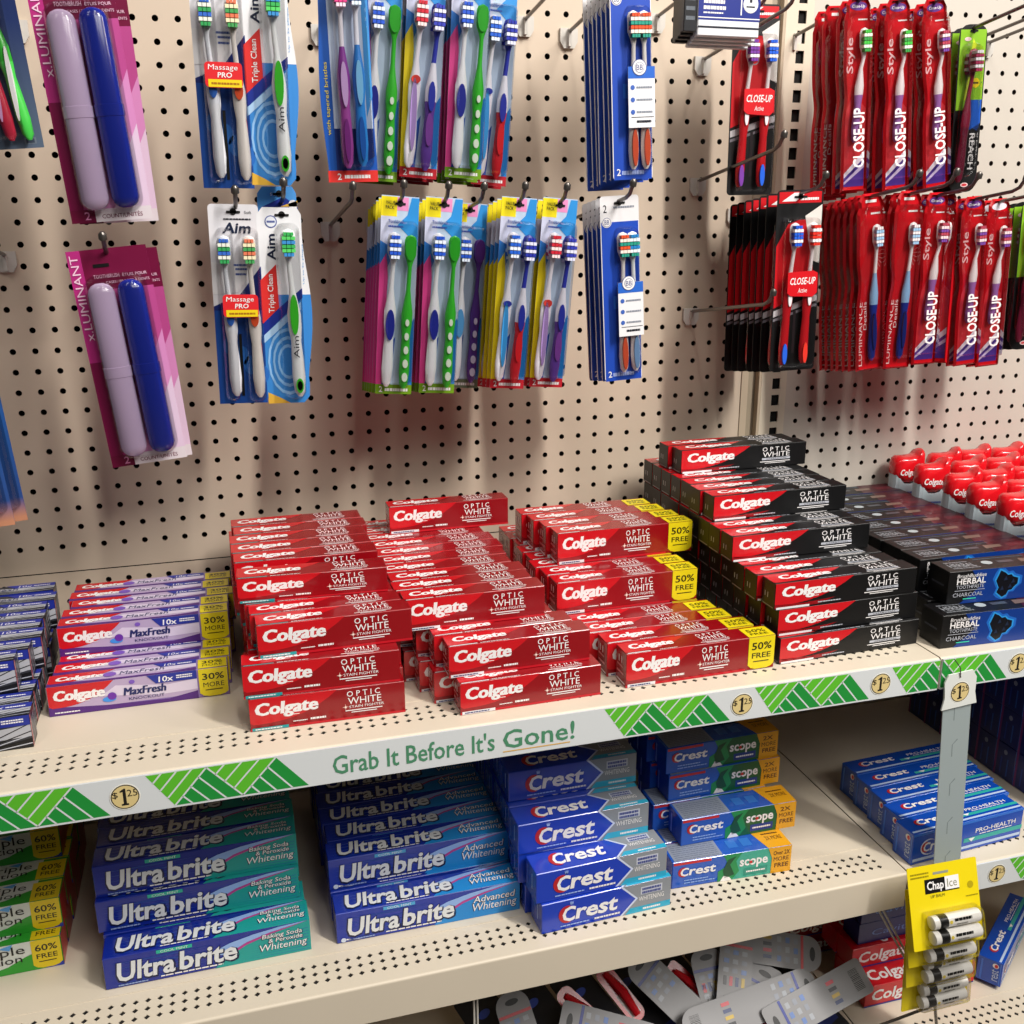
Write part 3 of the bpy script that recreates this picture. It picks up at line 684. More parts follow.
pile('green_toothpaste_box', carton(.190, .0385, .039, ink('#2f8f34'), art_act), .190, .0385, .039, ZL,
     [[(-.378, -.3085, 1)]+rows(-.378, -.267, 5, .04, .002, seed=34), [(-.376, -.291, .5)]+rows(-.376, -.25, 5, .04, .002, seed=35), [(-.386+.004, -.209, 0)]+rows(-.382, -.168, 3, .04, .002, seed=36)],
     'green and white toothpaste box with 60% tag', 'green and white toothpaste boxes with a 60% tag')
pile('dark_blue_toothpaste_box', carton(.19, .056, .0395, ink('#101f62', .3, .3), art_side), .19, .056, .0395, ZL,
     [rows(1.112, -.425, 9, .0402, .0015, .3, seed=37+k) for k in range(4)],
     'dark blue toothpaste box, end to the gap', 'dark blue toothpaste boxes packed on the right')
pile('base_shelf_toothpaste_box', carton(.19, .036, .038, RED, art_cav('#d5121f')), .19, .036, .038, ZB,
     [rows(.868, -.343, 2, .0388, .002, seed=41), rows(.866, -.306, 2, .0388, .002, seed=42)],
     'red toothpaste box on base shelf', 'red toothpaste boxes on the base shelf')
pile('navy_toothpaste_box', carton(.19, .036, .038, ink('#14236e'), art_cavb), .19, .036, .038, ZB+2*.0367,
     [rows(.880, -.300, 1, .0388, .002, seed=43), rows(.880, -.30, 1, .0388, .002, seed=44)],
     'navy toothpaste box on base shelf', 'navy toothpaste boxes stacked on the base shelf')
pile('shaded_toothpaste_box', carton(.19, .036, .038, ink('#8c0f1b'), art_cav('#6a0c15')), .19, .036, .038, ZB,  # same red carton in darker inks that carry the shade
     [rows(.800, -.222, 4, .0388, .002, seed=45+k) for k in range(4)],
     'shade-darkened red toothpaste box behind the wire divider', 'shade-darkened red toothpaste boxes behind the loose cards')
o = bpy.data.objects.new('slanted_toothpaste_box', carton(.183, .042, .0355, ink('#1049b0', .25, .4), art_pro).mesh('slanted_toothpaste_box')); COL.objects.link(o)
o.location = (1.146, -.305, ZB+.0075); o.rotation_euler = (0, 0, R(35)); tag(o, 'blue toothpaste box lying slanted on the base shelf, far right', 'toothpaste box')

# ------------------------------------------------------------------ hanging packs
CLR = lambda: clear('clear_plastic')
def loft_z(mb, prof, x, y, n=10, sway=0.):
    """prof: (z, half width, half depth, material, dx); round section built down the z axis"""
    rings, ms = [], []
    for q in prof:
        z, hw, hd, m = q[:4]; dx = q[4] if len(q) > 4 else 0
        rings.append([V3((x+dx+hw*math.cos(2*math.pi*k/n), y+hd*math.sin(2*math.pi*k/n), z)) for k in range(n)]); ms.append(m)
    mb.loft(rings, ms[:-1]+[ms[-2]] if len(ms) > 1 else ms)
def oval(x, z, rx, rz, n=18): return [(x+rx*math.cos(2*math.pi*i/n), z+rz*math.sin(2*math.pi*i/n)) for i in range(n)]
def toothbrush(parent, x, z, L, y=-.010, body='#eceaf0', mid=None, low=None, br=('#2b5fd0', '#ffffff'), grips=(), back=False, wm=1., dots=None, lean=0., bd=.0125):
    """z = top of the head. grips: (zc fraction, half w mm, half h fraction, colour)"""
    P = lambda h: ink(h, .3)
    mid = mid or body; low = low or mid
    wm *= 1.25; mb = MB(); w = .001*wm; lx = lambda t: lean*t
    prof = [(z, .001, .001, P(body), lx(0)), (z-.002, 4.5*w, .002, P(body), 0), (z-.006, 5.8*w, .0026, P(body), 0), (z-.022, 5.6*w, .0026, P(body), 0), (z-.029, 3.2*w, .0026, P(body), 0),
            (z-.035, 2.0*w, .0024, P(body), 0), (z-.35*L, 2.2*w, .0026, P(mid), lx(.35)), (z-.42*L, 3.6*w, .0035, P(mid), lx(.42)), (z-.5*L, 5.4*w, .0045, P(mid), lx(.5)), (z-.58*L, 5.2*w, .0045, P(low), lx(.58)),
            (z-.66*L, 4.0*w, .004, P(low), lx(.66)), (z-.75*L, 4.6*w, .0042, P(low), lx(.75)), (z-.88*L, 5.2*w, .0045, P(low), lx(.88)), (z-.97*L, 4.2*w, .004, P(low), lx(.97)), (z-L, 1.6*w, .002, P(low), lx(1))]
    loft_z(mb, prof, x, y)
    o = mb.build('toothbrush', parent, True)
    if back:
        g = MB(); g.prism(oval(x, z-.0145, .0052*wm, .0135), y-.0042, y-.002, P(back)); g.build('tongue_cleaner', o)
    else:
        g = MB(); n = 6
        for k in range(n):
            zz = z-.0035-k*.0043; m = P(br[k % len(br)])
            hw = (.0052 if k not in (0, n-1) else .004)*wm
            for c in range(3): g.box(x-hw+c*2*hw/3+.0003, x-hw+(c+1)*2*hw/3-.0003, y-bd, y-.002, zz-.0035, zz, m if c != 1 else P(br[(k+(1 if dots else 0)) % len(br)]))
        g.build('bristles', o)
    if grips or dots:
        for (tc, hw, th, c) in grips: g = MB(); g.prism(oval(x+lx(tc), z-tc*L, hw*.0012, th*L), y-.0062, y-.002, P(c)); g.build('grip', o)
        if dots:
            g = MB()
            for k in range(5): g.prism(oval(x+lx(.6+.09*k), z-(.56+.09*k)*L, .0022+.0003*k, .0040+.0003*k, 12), y-.0062, y-.003, P(dots))
            g.build('grip_dot_pattern', o)
    return o
def blister(parent, x0, x1, z0, z1, y0, dep, inset=.003, r=.006, name='blister'):
    mb = MB(); cx, cz = (x0+x1)/2, (z0+z1)/2; rings = []
    for t, ins in ((0, 0), (.75, inset*.5), (1, inset*1.2)):
        rings.append([V3((px, y0-dep*t, pz)) for px, pz in rrect(x1-x0-2*ins, z1-z0-2*ins, r, cx, cz)])
    mb.loft(rings, CLR(), cap=False); n = len(rings[-1]); b = len(mb.v)-n
    mb.f.append(tuple(range(b, b+n))); mb.m.append(0)
    return mb.build(name, parent, False)
def card(parent, w, h, base, art, outline=None, hole=True, r=.004, th=.0007):
    mb = MB(); O = outline or rrect(w, h, r, 0, -h/2)
    mb.prism(O, -th, 0, base)
    fr = Fr((-w/2, -th, -h), (1, 0, 0), (0, 0, 1), (0, -1, 0), w, h)
    art(mb, fr)
    if hole: mb.rect(fr, .36, .957, .64, .968, darkm, 6); mb.disc(fr, .5, .965, .0035, darkm, 6)
    return mb.build('backing_card', parent)
K = lambda h: ink(h, .35)
TXT = K('#1a1c2a')

def twin_art(side, barc, hdr=('#f0dc20', '#e58fc0', '#2f8fd8')):
    def art(mb, f):
        mb.rect(f, 0, 0, 1, 1, K('#b9cbe2'), 1)
        mb.rect(f, .0, .90, .42, .995, K(hdr[0]), 2); mb.rect(f, .42, .93, .72, .995, K(hdr[1]), 2)
        mb.poly(f, [(.45, .86), (.7, .91), (.8, .995), (1, .995), (1, .76), (.8, .80)], K(hdr[2]), 3)
        mb.text(f, 'VALUE', .12, .958, .36, .975, TXT, 4); mb.text(f, 'PACK', .12, .935, .34, .952, TXT, 4)
        mb.poly(f, [(0, .90), (.34, .90), (.34, .72), (0, .62)], K('#c6c9e0'), 2)
        mb.poly(f, [(0, .78), (.2, .76), (.32, .70), (.2, .64), (0, .60)], K('#2b72c0'), 3)
        mb.poly(f, [(0, .66), (.18, .72), (.24, .6), (.2, .3), (.16, .04), (0, .04)], K(side), 4)
        mb.text(f, 'Toothbrush', .2, .868, .62, .885, K('#3c55b0'), 4, bold=.01); smear(mb, f, .2, .848, .6, .856, K('#3c55b0'), 4)
        mb.poly(f, [(.7, .3), (1, .40), (1, .04), (.86, .04)], K('#1f79c8'), 3); mb.poly(f, [(.16, .04), (.3, .24), (.5, .3), (.4, .04)], K('#1b4ea8'), 3)
        mb.rect(f, 0, 0, 1, .05, K(barc), 5); mb.text(f, '2', .10, .010, .20, .040, WH, 6, bold=.02); smear(mb, f, .26, .015, .9, .03, WH, 6)
    return art
TW, TH = .0425, .222
def twin(label, side, barc, L, Rr, group, black=False):
    t = empty('toothbrush_twin_pack'); tag(t, label, 'toothbrush pack', group)
    card(t, TW, TH, K('#8a2430' if barc == '#b81f2c' else '#3a3a40'), twin_art(side, barc))
    for s, kw in ((-1, L), (1, Rr)):
        toothbrush(t, .0025+s*.0095, -.039-(0 if s < 0 else .002), .173, y=-.0095, **kw)
    blister(t, -.0155, .0208, -TH+.012, -.026, -.0008, .017)
    return t
WG = dict(body='#ececf2', br=('#2a56c8', '#dfe8f8'), grips=[(.59, 4.2, .10, '#232c96')], lean=-.003)     # white with navy oval
GD = dict(body='#35b52c', back='#2fae28', dots='#e9f5e4', lean=-.002, wm=.95)                       # green dotted, back of the head
PD = dict(body='#5a2d8c', back='#5b2a86', dots='#e2d4ee', lean=-.002, wm=.95)
BW = dict(body='#e9e6ef', br=('#2a62d0', '#e6eefc'), grips=[(.68, 3.0, .22, '#3f9be0'), (.47, 4.0, .02, '#2a3aa8')], lean=-.006)
RW = dict(body='#e9e4ee', br=('#c8283a', '#f6dede'), grips=[(.68, 3.0, .22, '#a98ac8'), (.47, 4.2, .025, '#d23a34')], lean=-.006)
NB = dict(body='#2b35a6', mid='#e4e2ee', low='#c8202c', br=('#2b35a6', '#dfe0f6'), grips=[(.55, 3.2, .09, '#2b35a6'), (.75, 3.4, .10, '#d8202a')], lean=-.006)
NP = dict(body='#2b35a6', mid='#e4e2ee', low='#5f3a94', br=('#3840b0', '#dfe0f6'), grips=[(.55, 3.2, .09, '#2b35a6'), (.75, 3.4, .10, '#7a3f98')], lean=-.006)

PEGZ = []
def hook(x, z, L=.225, tip=.03, label=None, end='ball'):
    """z where the rod leaves the board"""
    h = empty('peg_hook', (x, 0, z)); tag(h, label, 'peg hook', 'metal peg hooks on the pegboard')
    steel = mat('hook_steel', '#6f6a66', .32, .85)
    mb = MB(); k = tip/L
    mb.tube([(0, -.006, 0), (0, -(L-.02), k*(L-.02)), (0, -(L-.008), k*L+.002), (0, -L, k*L+.012)], .0024, steel, 8)
    mb.tube([(0, -L+.0005, k*L+.009), (0, -L-.0005, k*L+.0105), (0, -L-.002, k*L+.0155), (0, -L-.0028, k*L+.018)], [.0022, .0042, .0042, .0020], steel, 8)
    mb.build('rod', h, True)
    mb = MB(); cl = mat('hook_base_plastic', '#c9c4bd', .3)
    mb.prism([(-.012, .004), (.012, .004), (.012, -.012), (.007, -.020), (-.007, -.020), (-.012, -.012)], -.0045, -.0006, cl)
    mb.box(-.002, .002, -.010, -.0045, -.018, .003, cl)
    mb.build('base_clip', h)
    return h
def stack(proto, x, z, y, n, dy, roll=0., labels=None, group=None, yaw=0., dx=0., jit=.6, hk=True, hlabel=None, hL=None, seed=0, hx=0., hz=-.004):
    """hang n copies on one peg hook; the first one is nearest the aisle"""
    q = random.Random(seed+int(x*1000)); k = .133
    out = []
    for i in range(n):
        yy = y+i*dy; o = dup(proto, (x+dx*i, yy, z-k*i*dy), (0, R(roll+q.uniform(-jit, jit)*(i > 0)), R(yaw)))
        if labels: o['label'] = labels if i == 0 else (labels.split(',')[0]+(', second from the front' if i == 1 else ', %s from the front' % ORD[i])+(','+labels.split(',', 1)[1] if ',' in labels else ''))
        if group: o['group'] = group
        out.append(o)
    if hk: hook(x+hx, z+k*y+hz, L=hL or (abs(y)+.022), tip=(hL or abs(y)+.022)*k, label=hlabel)
    return out

GA = 'pink sided twin toothbrush packs'; GY = 'yellow sided twin toothbrush packs'
p1 = twin('x', '#d8428c', '#6f9a1c', WG, GD, GA); p2 = twin('x', '#d8428c', '#6f7a60', dict(WG, grips=[(.59, 4.2, .10, '#5aa0d8')]), PD, GA)
p3 = twin('x', '#dcc414', '#b81f2c', BW, NB, GY); p4 = twin('x', '#dcc414', '#b81f2c', RW, NP, GY)
stack(p1, .248, .2815, -.195, 6, .021, 4.4, 'pink sided pack, lower row, leftmost hook', GA, hlabel='peg hook holding the leftmost pink twin packs of lower row')
stack(p1, .298, .280, -.195, 4, .021, 4.0, 'pink sided pack, lower row, left of purple brush', GA, hlabel='peg hook holding the lower pink twin packs beside purple brush')
stack(p2, .343, .274, -.135, 2, .021, 4.2, 'pack with purple dotted brush, lower row', GA, hlabel='longer peg hook above the purple dotted brush pack', hL=.20)
stack(p3, .388, .280, -.19, 5, .020, 4.5, 'yellow sided pack with blue and red brushes, lower row', GY, hlabel='peg hook holding lower yellow packs with blue and red brushes')
stack(p4, .438, .279, -.19, 4, .020, 4.6, 'yellow sided pack with red and purple brushes, lower row', GY, hlabel='peg hook holding lower yellow packs with red and purple brushes')
# upper row (their headers are above the photograph)
ZT = .5255
stack(p1, .243, ZT-.006, -.17, 2, .021, 4.1, 'pink sided pack, upper row, beside wavy blue pack', GA, hlabel='peg hook of the left upper pack with green dotted brush')
stack(p4, .290, ZT-.003, -.175, 3, .021, 4.7, 'yellow sided pack with red and purple brushes, upper row', GY, hlabel='peg hook of the upper yellow packs')
stack(p1, .338, ZT-.003, -.18, 3, .021, 3.9, 'pink sided pack, upper row, right of yellow pack', GA, hlabel='peg hook of the right upper pack with green dotted brush')
stack(p3, .379, ZT-.010, -.145, 2, .020, 4.3, 'twin pack with red bottom bar, upper row, rightmost', GY, hlabel='peg hook of the rightmost upper twin pack')
for p in (p1, p2, p3, p4): killtree(p)

# --- blue pack with tapered bristles
def wavy(w, h, a, n=24, base=0.):
    L_, R_ = [], []
    for i in range(n+1):
        t = i/n; z = -h*t; s = a*math.sin(2*math.pi*(t*1.1+.1)); L_.append((-w/2+s, z)); R_.append((w/2+s*.3, z))
    return L_+R_[::-1]
def tap_art(mb, f):
    mb.rect(f, .2, .25, .96, .98, K('#b7c4da'), 1); mb.poly(f, [(.2, .25), (.96, .25), (.96, .12), (.5, .05), (.2, .05)], K('#152a70'), 1)
    mb.rect(f, .02, .0, 1, .055, K('#d8322e'), 3); mb.text(f, '2', .2, .012, .28, .042, WH, 4, bold=.02); smear(mb, f, .34, .018, .85, .034, WH, 4)
    mb.text(f, 'with tapered bristles', .06, .22, .13, .55, K('#e8d23a'), 3, rot=90)
    mb.poly(f, [(.85, .3), (.98, .4), (.98, .95), (.85, .9)], K('#3f8fd0'), 2)
t = empty('tapered_bristle_pack', (.1915, -.20, .515)); t.rotation_euler.y = R(-1)
tag(t, 'blue wavy pack with pink and blue striped brush heads, upper row', 'toothbrush pack')
card(t, .055, .219, K('#1450a8'), tap_art, wavy(.054, .219, .0022))
toothbrush(t, -.004, -.020, .185, y=-.010, body='#e6e0ea', mid='#8a3a98', low='#a0479c', br=('#e0408a', '#f8d8e8'), grips=[(.55, 3.0, .12, '#c9a4d8'), (.85, 2.6, .12, '#7a2a80')], lean=-.001)
toothbrush(t, .012, -.018, .185, y=-.010, body='#e6e6f2', mid='#2f7fd0', low='#2a86d8', br=('#2a7ad0', '#e2f0fc'), grips=[(.55, 3.0, .12, '#7fc0ea'), (.85, 2.6, .12, '#1a5ab0')], lean=-.001)
blister(t, -.014, .024, -.205, -.010, -.0008, .017)
hook(.1915, .479, L=.235, tip=.031, label='peg hook behind the blue tapered bristle pack')

# --- round monogram blue packs
def bb_art(mb, f):
    mb.rect(f, .02, 0, .98, .865, K('#1f49b4'), 1)
    mb.text(f, '2', .08, .915, .17, .955, TXT, 2); smear(mb, f, .34, .935, .88, .945, K('#8a8f9c'), 2)
    mb.disc(f, .16, .865, .0062, WH, 3); mb.disc(f, .16, .865, .0054, K('#3a4a88'), 4); mb.disc(f, .16, .865, .0048, WH, 5); mb.text(f, 'BB', .10, .853, .22, .877, K('#3a4a88'), 6)
    mb.text(f, '2', .09, .022, .19, .056, WH, 3, bold=.02); smear(mb, f, .22, .025, .78, .045, K('#9db0e6'), 3)
    mb.rect(f, .28, .40, .96, .47, K('#2b66c8'), 2)
def bb(label, orange, gloss=False):
    t = empty('blue_toothbrush_pack'); tag(t, label, 'toothbrush pack')
    card(t, .0495, .221, K('#e6e4e6'), bb_art)
    A = dict(body='#f0eae6', br=('#e0562e', '#f4e6dc', '#2f9a86'), grips=[(.48, 3.8, .07, '#e05428'), (.86, 3.0, .12, '#d85a3a')], lean=-.002)
    B = dict(body='#eef0f4', br=('#2a86c8', '#e8f2f6', '#2f9a86'), grips=[(.48, 3.8, .07, '#5a9ad8'), (.86, 3.0, .12, '#7aa0cc')], lean=.001) if not orange else dict(A, lean=.001)
    toothbrush(t, .001, -.042, .168, y=-.0055, bd=.009, **A); toothbrush(t, .014, -.042, .168, y=-.0048, bd=.009, **B)
    b = blister(t, -.008, .0225, -.214, -.036, -.0008, .0115, r=.008)
    mb = MB(); fr = Fr((-.0095, -.0136, -.165), (1, 0, 0), (0, 0, 1), (0, -1, 0), .0325, .052)
    mb.rect(fr, 0, 1, 1, 1.24, K('#2b66c8'), 1)
    mb.box(-.0095, .023, -.0136, -.0130, -.165, -.1005, K('#e9e9ec'))
    for k in range(3):
        mb.disc(fr, .16, .82-.25*k, .0026, K('#3f64b8'), 2); smear(mb, fr, .3, .80-.25*k, .9, .84-.25*k, K('#8d93a0'), 2, seed=k)
    smear(mb, fr, .3, .10, .85, .15, TXT, 2); mb.rect(fr, .1, .21, .95, .222, TXT, 2)
    mb.disc(fr, .42, 1.22, .0088, K('#3a4a88'), 3); mb.disc(fr, .42, 1.22, .0080, WH, 4); mb.disc(fr, .42, 1.22, .0056, K('#3a4a88'), 5); mb.disc(fr, .42, 1.22, .0051, WH, 6); mb.text(fr, 'BB', .30, 1.165, .54, 1.275, K('#3a4a88'), 7)
    mb.build('front_label', t)
    return t
b1, b2 = bb('x', False), bb('x', True)
GB = 'blue toothbrush packs with a round monogram'
stack(b1, .511, .282, -.19, 5, .0150, -3.3, 'blue pack with orange and blue brushes, lower hook', GB, hlabel='long peg hook over the lower blue monogram packs', hL=.232, hz=-.006)
stack(b2, .511, .5205, -.205, 7, .0140, -2.9, 'blue pack with two orange brushes, upper hook', GB, hlabel='peg hook carrying the upper blue monogram packs', hz=-.006)
killtree(b1); killtree(b2)

# --- packs with a red and yellow label over two brushes
def mp_art(mb, f):
    mb.rect(f, 0, 0, 1, .50, K('#1a4a9c'), 1); mb.poly(f, [(0, .50), (.55, .56), (1, .70), (1, .48), (0, .48)], K('#16266e'), 2); mb.poly(f, [(0, .56), (.5, .57), (.9, .70), (0, .72)], K('#e4e2e4'), 3)
    for k in range(4): mb.ell(f, .3+.2*k, .3-.05*k, .16, .05, K('#2a6cc0'), 2)
    mb.text(f, 'Aim', .28, .862, .84, .912, K('#15203c'), 4, bold=.04, shear=.2); smear(mb, f, .3, .925, .85, .932, TXT, 4); mb.text(f, 'Soft', .72, .955, .86, .968, TXT, 4)
    smear(mb, f, .46, .70, .72, .71, K('#2a4a98'), 4); smear(mb, f, .48, .68, .72, .69, K('#2a4a98'), 4); smear(mb, f, .48, .655, .70, .665, K('#2a4a98'), 4)
    mb.rect(f, .47, .04, .53, .36, BLK, 5)
def mpro(label, loc, roll):
    t = empty('massage_toothbrush_pack', loc); t.rotation_euler.y = R(roll); tag(t, label, 'toothbrush pack', 'white and blue two brush packs')
    w, h = .052, .214
    card(t, w, h, K('#dddbe0'), mp_art)
    toothbrush(t, -.012, -.032, .172, y=-.010, body='#dfe2ea', br=('#3a6ac8', '#e8ece0', '#3aa05a'), grips=[(.5, 3.4, .05, '#2f66c0')], low='#dfe0e6', lean=.005)
    toothbrush(t, .014, -.032, .174, y=-.010, body='#e6dfda', br=('#e07a5a', '#f0e6c0', '#4aa05a'), grips=[(.5, 3.6, .05, '#e0562e')], low='#e6dfda', lean=.004)
    for o_ in t.children:
        if o_.name.startswith('toothbrush'):
            pass
    g = MB(); g.prism(oval(.0172, -.164, .0056, .040), -.0085, -.0045, K('#d0242a')); g.prism(oval(-.0083, -.164, .0056, .038), -.0085, -.0045, BLK); g.build('rubber_edge', t)
    blister(t, -.020, -.002, -.210, -.024, -.0008, .017, r=.007); blister(t, .004, .025, -.212, -.024, -.0008, .017, r=.007)
    mb = MB(); fr = Fr((-.0165, -.0195, -.117), (1, 0, 0), (0, 0, 1), (0, -1, 0), .037, .024)
    mb.prism(rrect(.037, .024, .004, .002, -.105), -.0195, -.0188, K('#d8262c')); mb.rect(fr, .08, .02, .97, .32, K('#e8cc1c'), 1)
    mb.text(fr, 'Massage', .10, .70, .88, .90, WH, 2, bold=.02, shear=.1); mb.text(fr, 'PRO', .34, .40, .72, .60, WH, 2, bold=.03, shear=.1); smear(mb, fr, .16, .12, .9, .2, K('#a86a14'), 2)
    mb.build('front_label', t)
    return t
mpro('white and blue two brush pack with red and yellow label, lower row', (.066, -.20, .2735), 1.2)
mpro('white and blue two brush pack with red and yellow label, upper row', (.066, -.20, .5035), .5)
hook(.069, .244, L=.222, tip=.030, label='peg hook with ball end above lower red labelled pack'); hook(.069, .474, L=.222, tip=.030, label='peg hook of the upper red labelled pack, above the frame')
mpro('white and blue two brush pack with red and yellow label, behind lower one', (.066, -.176, .2705), 1.0)

def tc_outline(w, h, n=30):
    L_, R_ = [], []
    for i in range(n+1):
        t = i/n; z = -h*t
        if t < .06: e = .75+.25*math.sqrt(max(0, 1-((.06-t)/.06)**2))
        elif t > .95: e = .70+.30*math.sqrt(max(0, 1-((t-.95)/.05)**2))
        else: e = 1
        bul = .90-.24*math.cos(2*math.pi*(t*1.15-.12))*(1 if t < .9 else .6)*.6
        L_.append((-w/2*e*(.97 if .3 < t else 1), z)); R_.append((w/2*e*bul, z))
    return L_+R_[::-1]
def tc_art(mb, f, l=0):
    mb.poly(f, [(.03, .43), (.84, .60), (.84, .55), (.03, .36)], K('#1c2f8c'), 2); mb.poly(f, [(.03, .36), (.8, .53), (.8, .49), (.03, .32)], K('#a9cdee'), 2)
    mb.poly(f, [(.02, .64), (.34, .72), (.36, .50), (.02, .42)], K('#d8302e'), 3); mb.text(f, 'Triple Clean', .15, .475, .26, .67, WH, 4, rot=90, bold=.02)
    mb.text(f, 'Aim', .18, .74, .34, .87, K('#15203c'), 3, rot=90, bold=.04)
    for k in range(3):
        n = 16; cx, cy, ro = .5, .22, .42-.1*k
        for i in range(n):
            a0, a1 = 2*math.pi*i/n, 2*math.pi*(i+1)/n
            P = [(cx+ro*math.cos(a0), cy+ro*.42*math.sin(a0)), (cx+ro*math.cos(a1), cy+ro*.42*math.sin(a1)), (cx+(ro-.04)*math.cos(a1), cy+(ro-.04)*.42*math.sin(a1)), (cx+(ro-.04)*math.cos(a0), cy+(ro-.04)*.42*math.sin(a0))]
            if all(.05 < p[0] < .88 and p[1] > .03 for p in P): mb.poly(f, P, K('#8fc0ee'), 2)
    mb.poly(f, [(.05, .0), (.5, .0), (.3, .03), (.05, .06)], K('#e0b040'), 3)
    mb.disc(f, .28, .93, .0065, K('#4a5a9c'), 3); mb.disc(f, .28, .93, .0054, K('#dfe2ea'), 4); smear(mb, f, .2, .925, .36, .935, K('#4a5a9c'), 5)
    mb.text(f, 'Up to 2x plaque', .86, .62, .89, .82, K('#5aa0d8'), 3, rot=90)
def tclean(label, loc, roll, head=True):
    t = empty('wavy_toothbrush_pack', loc); t.rotation_euler.y = R(roll); tag(t, label, 'toothbrush pack', 'wavy blue single brush packs')
    w, h = .054, .213
    O = tc_outline(w, h); mb_ = MB(); lo = [q for q in O if q[1] <= -.45*h]; hi = [q for q in O if q[1] >= -.45*h]
    card(t, w, h, K('#3a86d0'), tc_art, O)
    mb_.prism(hi, -.00078, -.00072, K('#e6e6ea')); mb_.build('white_header_print', t)
    toothbrush(t, .0045, -.022, .182, y=-.011, body='#eceef0', br=('#3fb05a', '#5ad068', '#3f8fd0'), grips=[(.5, 3.8, .12, '#3fc02c'), (.93, 3.4, .045, '#3fc02c'), (.93, 2.4, .03, '#eceef0')], low='#eceef0', lean=.006, wm=1.1)
    g = MB(); g.text(Fr((.005, -.0172, -.16), (1, 0, 0), (0, 0, 1), (0, -1, 0), .006, .024), 'Aim', 0, 0, 1, 1, TXT, 1, rot=90); g.build('handle_print', t)
    blister(t, -.008, .018, -.208, -.016, -.0008, .018, r=.009)
    return t
tclean('wavy pack with single green and white brush, lower row', (.1165, -.20, .270), 1.0)
tclean('wavy pack with single green and white brush, upper row', (.1165, -.20, .5055), 1.1)
t = empty('wavy_toothbrush_pack', (.117, -.172, .292)); tag(t, 'sky blue pack header sticking up behind the lower wavy pack', 'toothbrush pack', 'wavy blue single brush packs')
def hd_art(mb, f):
    mb.poly(f, [(.1, .90), (.6, .95), (.9, .90), (.9, .86), (.1, .80)], K('#1c2f8c'), 1); mb.text(f, 'Soft', .3, .955, .5, .97, WH, 2); mb.poly(f, [(.5, .90), (.9, .93), (.9, .90)], K('#e0b040'), 2); mb.disc(f, .8, .91, .005, WH, 2)
card(t, .048, .213, K('#4f9ae0'), hd_art, tc_outline(.048, .213))
blister(t, -.008, .018, -.200, -.030, -.0008, .012, r=.009)
hook(.119, .252, L=.222, tip=.030, label='peg hook with ball end above lower wavy pack'); hook(.119, .478, L=.222, tip=.030, label='peg hook of the upper wavy pack, above the frame')

# --- toothbrush cases
def lum_art(mb, f):
    mg = K('#b02a78'); mr = K('#6e0c38'); pk = K('#d58ac0')
    mb.rect(f, 0, .5, .17, 1, mg, 1); mb.rect(f, 0, 0, .17, .5, K('#7a1044'), 1); mb.rect(f, .17, .82, 1, 1, mr, 1)
    mb.poly(f, [(.17, .82), (1, .82), (1, .5), (.6, .2), (.17, .3)], K('#b84a8c'), 1); mb.poly(f, [(.5, .3), (1, .62), (1, 0), (.3, 0)], pk, 2); mb.poly(f, [(.7, .2), (1, .4), (1, 0), (.5, 0)], K('#dfc4dc'), 3)
    mb.rect(f, .3, 0, 1, .055, K('#dfd4da'), 4); mb.rect(f, 0, 0, .3, .055, mr, 4)
    mb.text(f, '2', .17, .012, .24, .046, K('#e58fc0'), 5, bold=.02); mb.text(f, 'COUNT/UNITÉS', .38, .014, .88, .036, mr, 5, bold=.01)
    mb.text(f, 'x.LUMINANT', .03, .60, .13, .98, K('#f0c8de'), 5, rot=90, bold=.02)
    mb.text(f, 'TOOTHBRUSH', .28, .872, .60, .888, K('#f0c8de'), 5, bold=.01); mb.text(f, 'ÉTUIS POUR', .64, .872, .95, .888, K('#f0c8de'), 5, bold=.01); mb.text(f, 'CASES / BROSSES À DENTS', .42, .846, .97, .860, K('#f0c8de'), 5)
    mb.rect(f, .3, .92, .5, .935, BLK, 5)
def capsule(parent, x, z0, z1, hw, m, y, name='toothbrush_case'):
    mb = MB(); rings = []; n = 14
    L_ = z1-z0
    for t, k in ((0, .30), (.012, .66), (.03, .88), (.055, 1), (.47, 1), (.472, 1.06), (.53, 1.06), (.532, 1.0), (.945, 1), (.97, .88), (.988, .66), (1, .3)):
        rings.append([V3((x+hw*k*math.cos(2*math.pi*i/n), y-.0095+.0085*k*math.sin(2*math.pi*i/n), z1-L_*t)) for i in range(n)])
    mb.loft(rings, m); return mb.build(name, parent, True)
def lum(label, loc, roll, full=True):
    t = empty('toothbrush_case_pack', loc); t.rotation_euler.y = R(roll); tag(t, label, 'toothbrush case pack', 'magenta packs of two toothbrush cases')
    w, h = .0795, .232
    card(t, w, h, K('#b02a78'), lum_art, r=.004, hole=False)
    if full:
        capsule(t, -.0125, -h+.012, -.034, .0136, mat('lilac_plastic', '#c9b2d2', .22, coat=.6), -.0012)
        capsule(t, .0170, -h+.012, -.033, .0136, mat('navy_plastic', '#1a2a94', .2, coat=.6), -.0012)
        blister(t, -.0285, .0335, -h+.009, -.026, -.0008, .020, r=.013)
    return t
lum('magenta pack of lilac and blue toothbrush cases, lower one', (-.0655, -.20, .230), -5.2)
lum('magenta pack of toothbrush cases showing behind the lower one', (-.056, -.172, .227), -4.0, False)
lum('magenta pack of lilac and blue toothbrush cases, upper one', (-.072, -.20, .4885), -4.2)
lum('magenta pack of toothbrush cases showing behind the upper one', (-.061, -.172, .487), -2.5, False)
hook(-.065, .199, L=.222, tip=.030, label='peg hook over the lower toothbrush case pack'); hook(-.070, .455, L=.222, tip=.030, label='peg hook of the upper toothbrush case pack, above the frame')
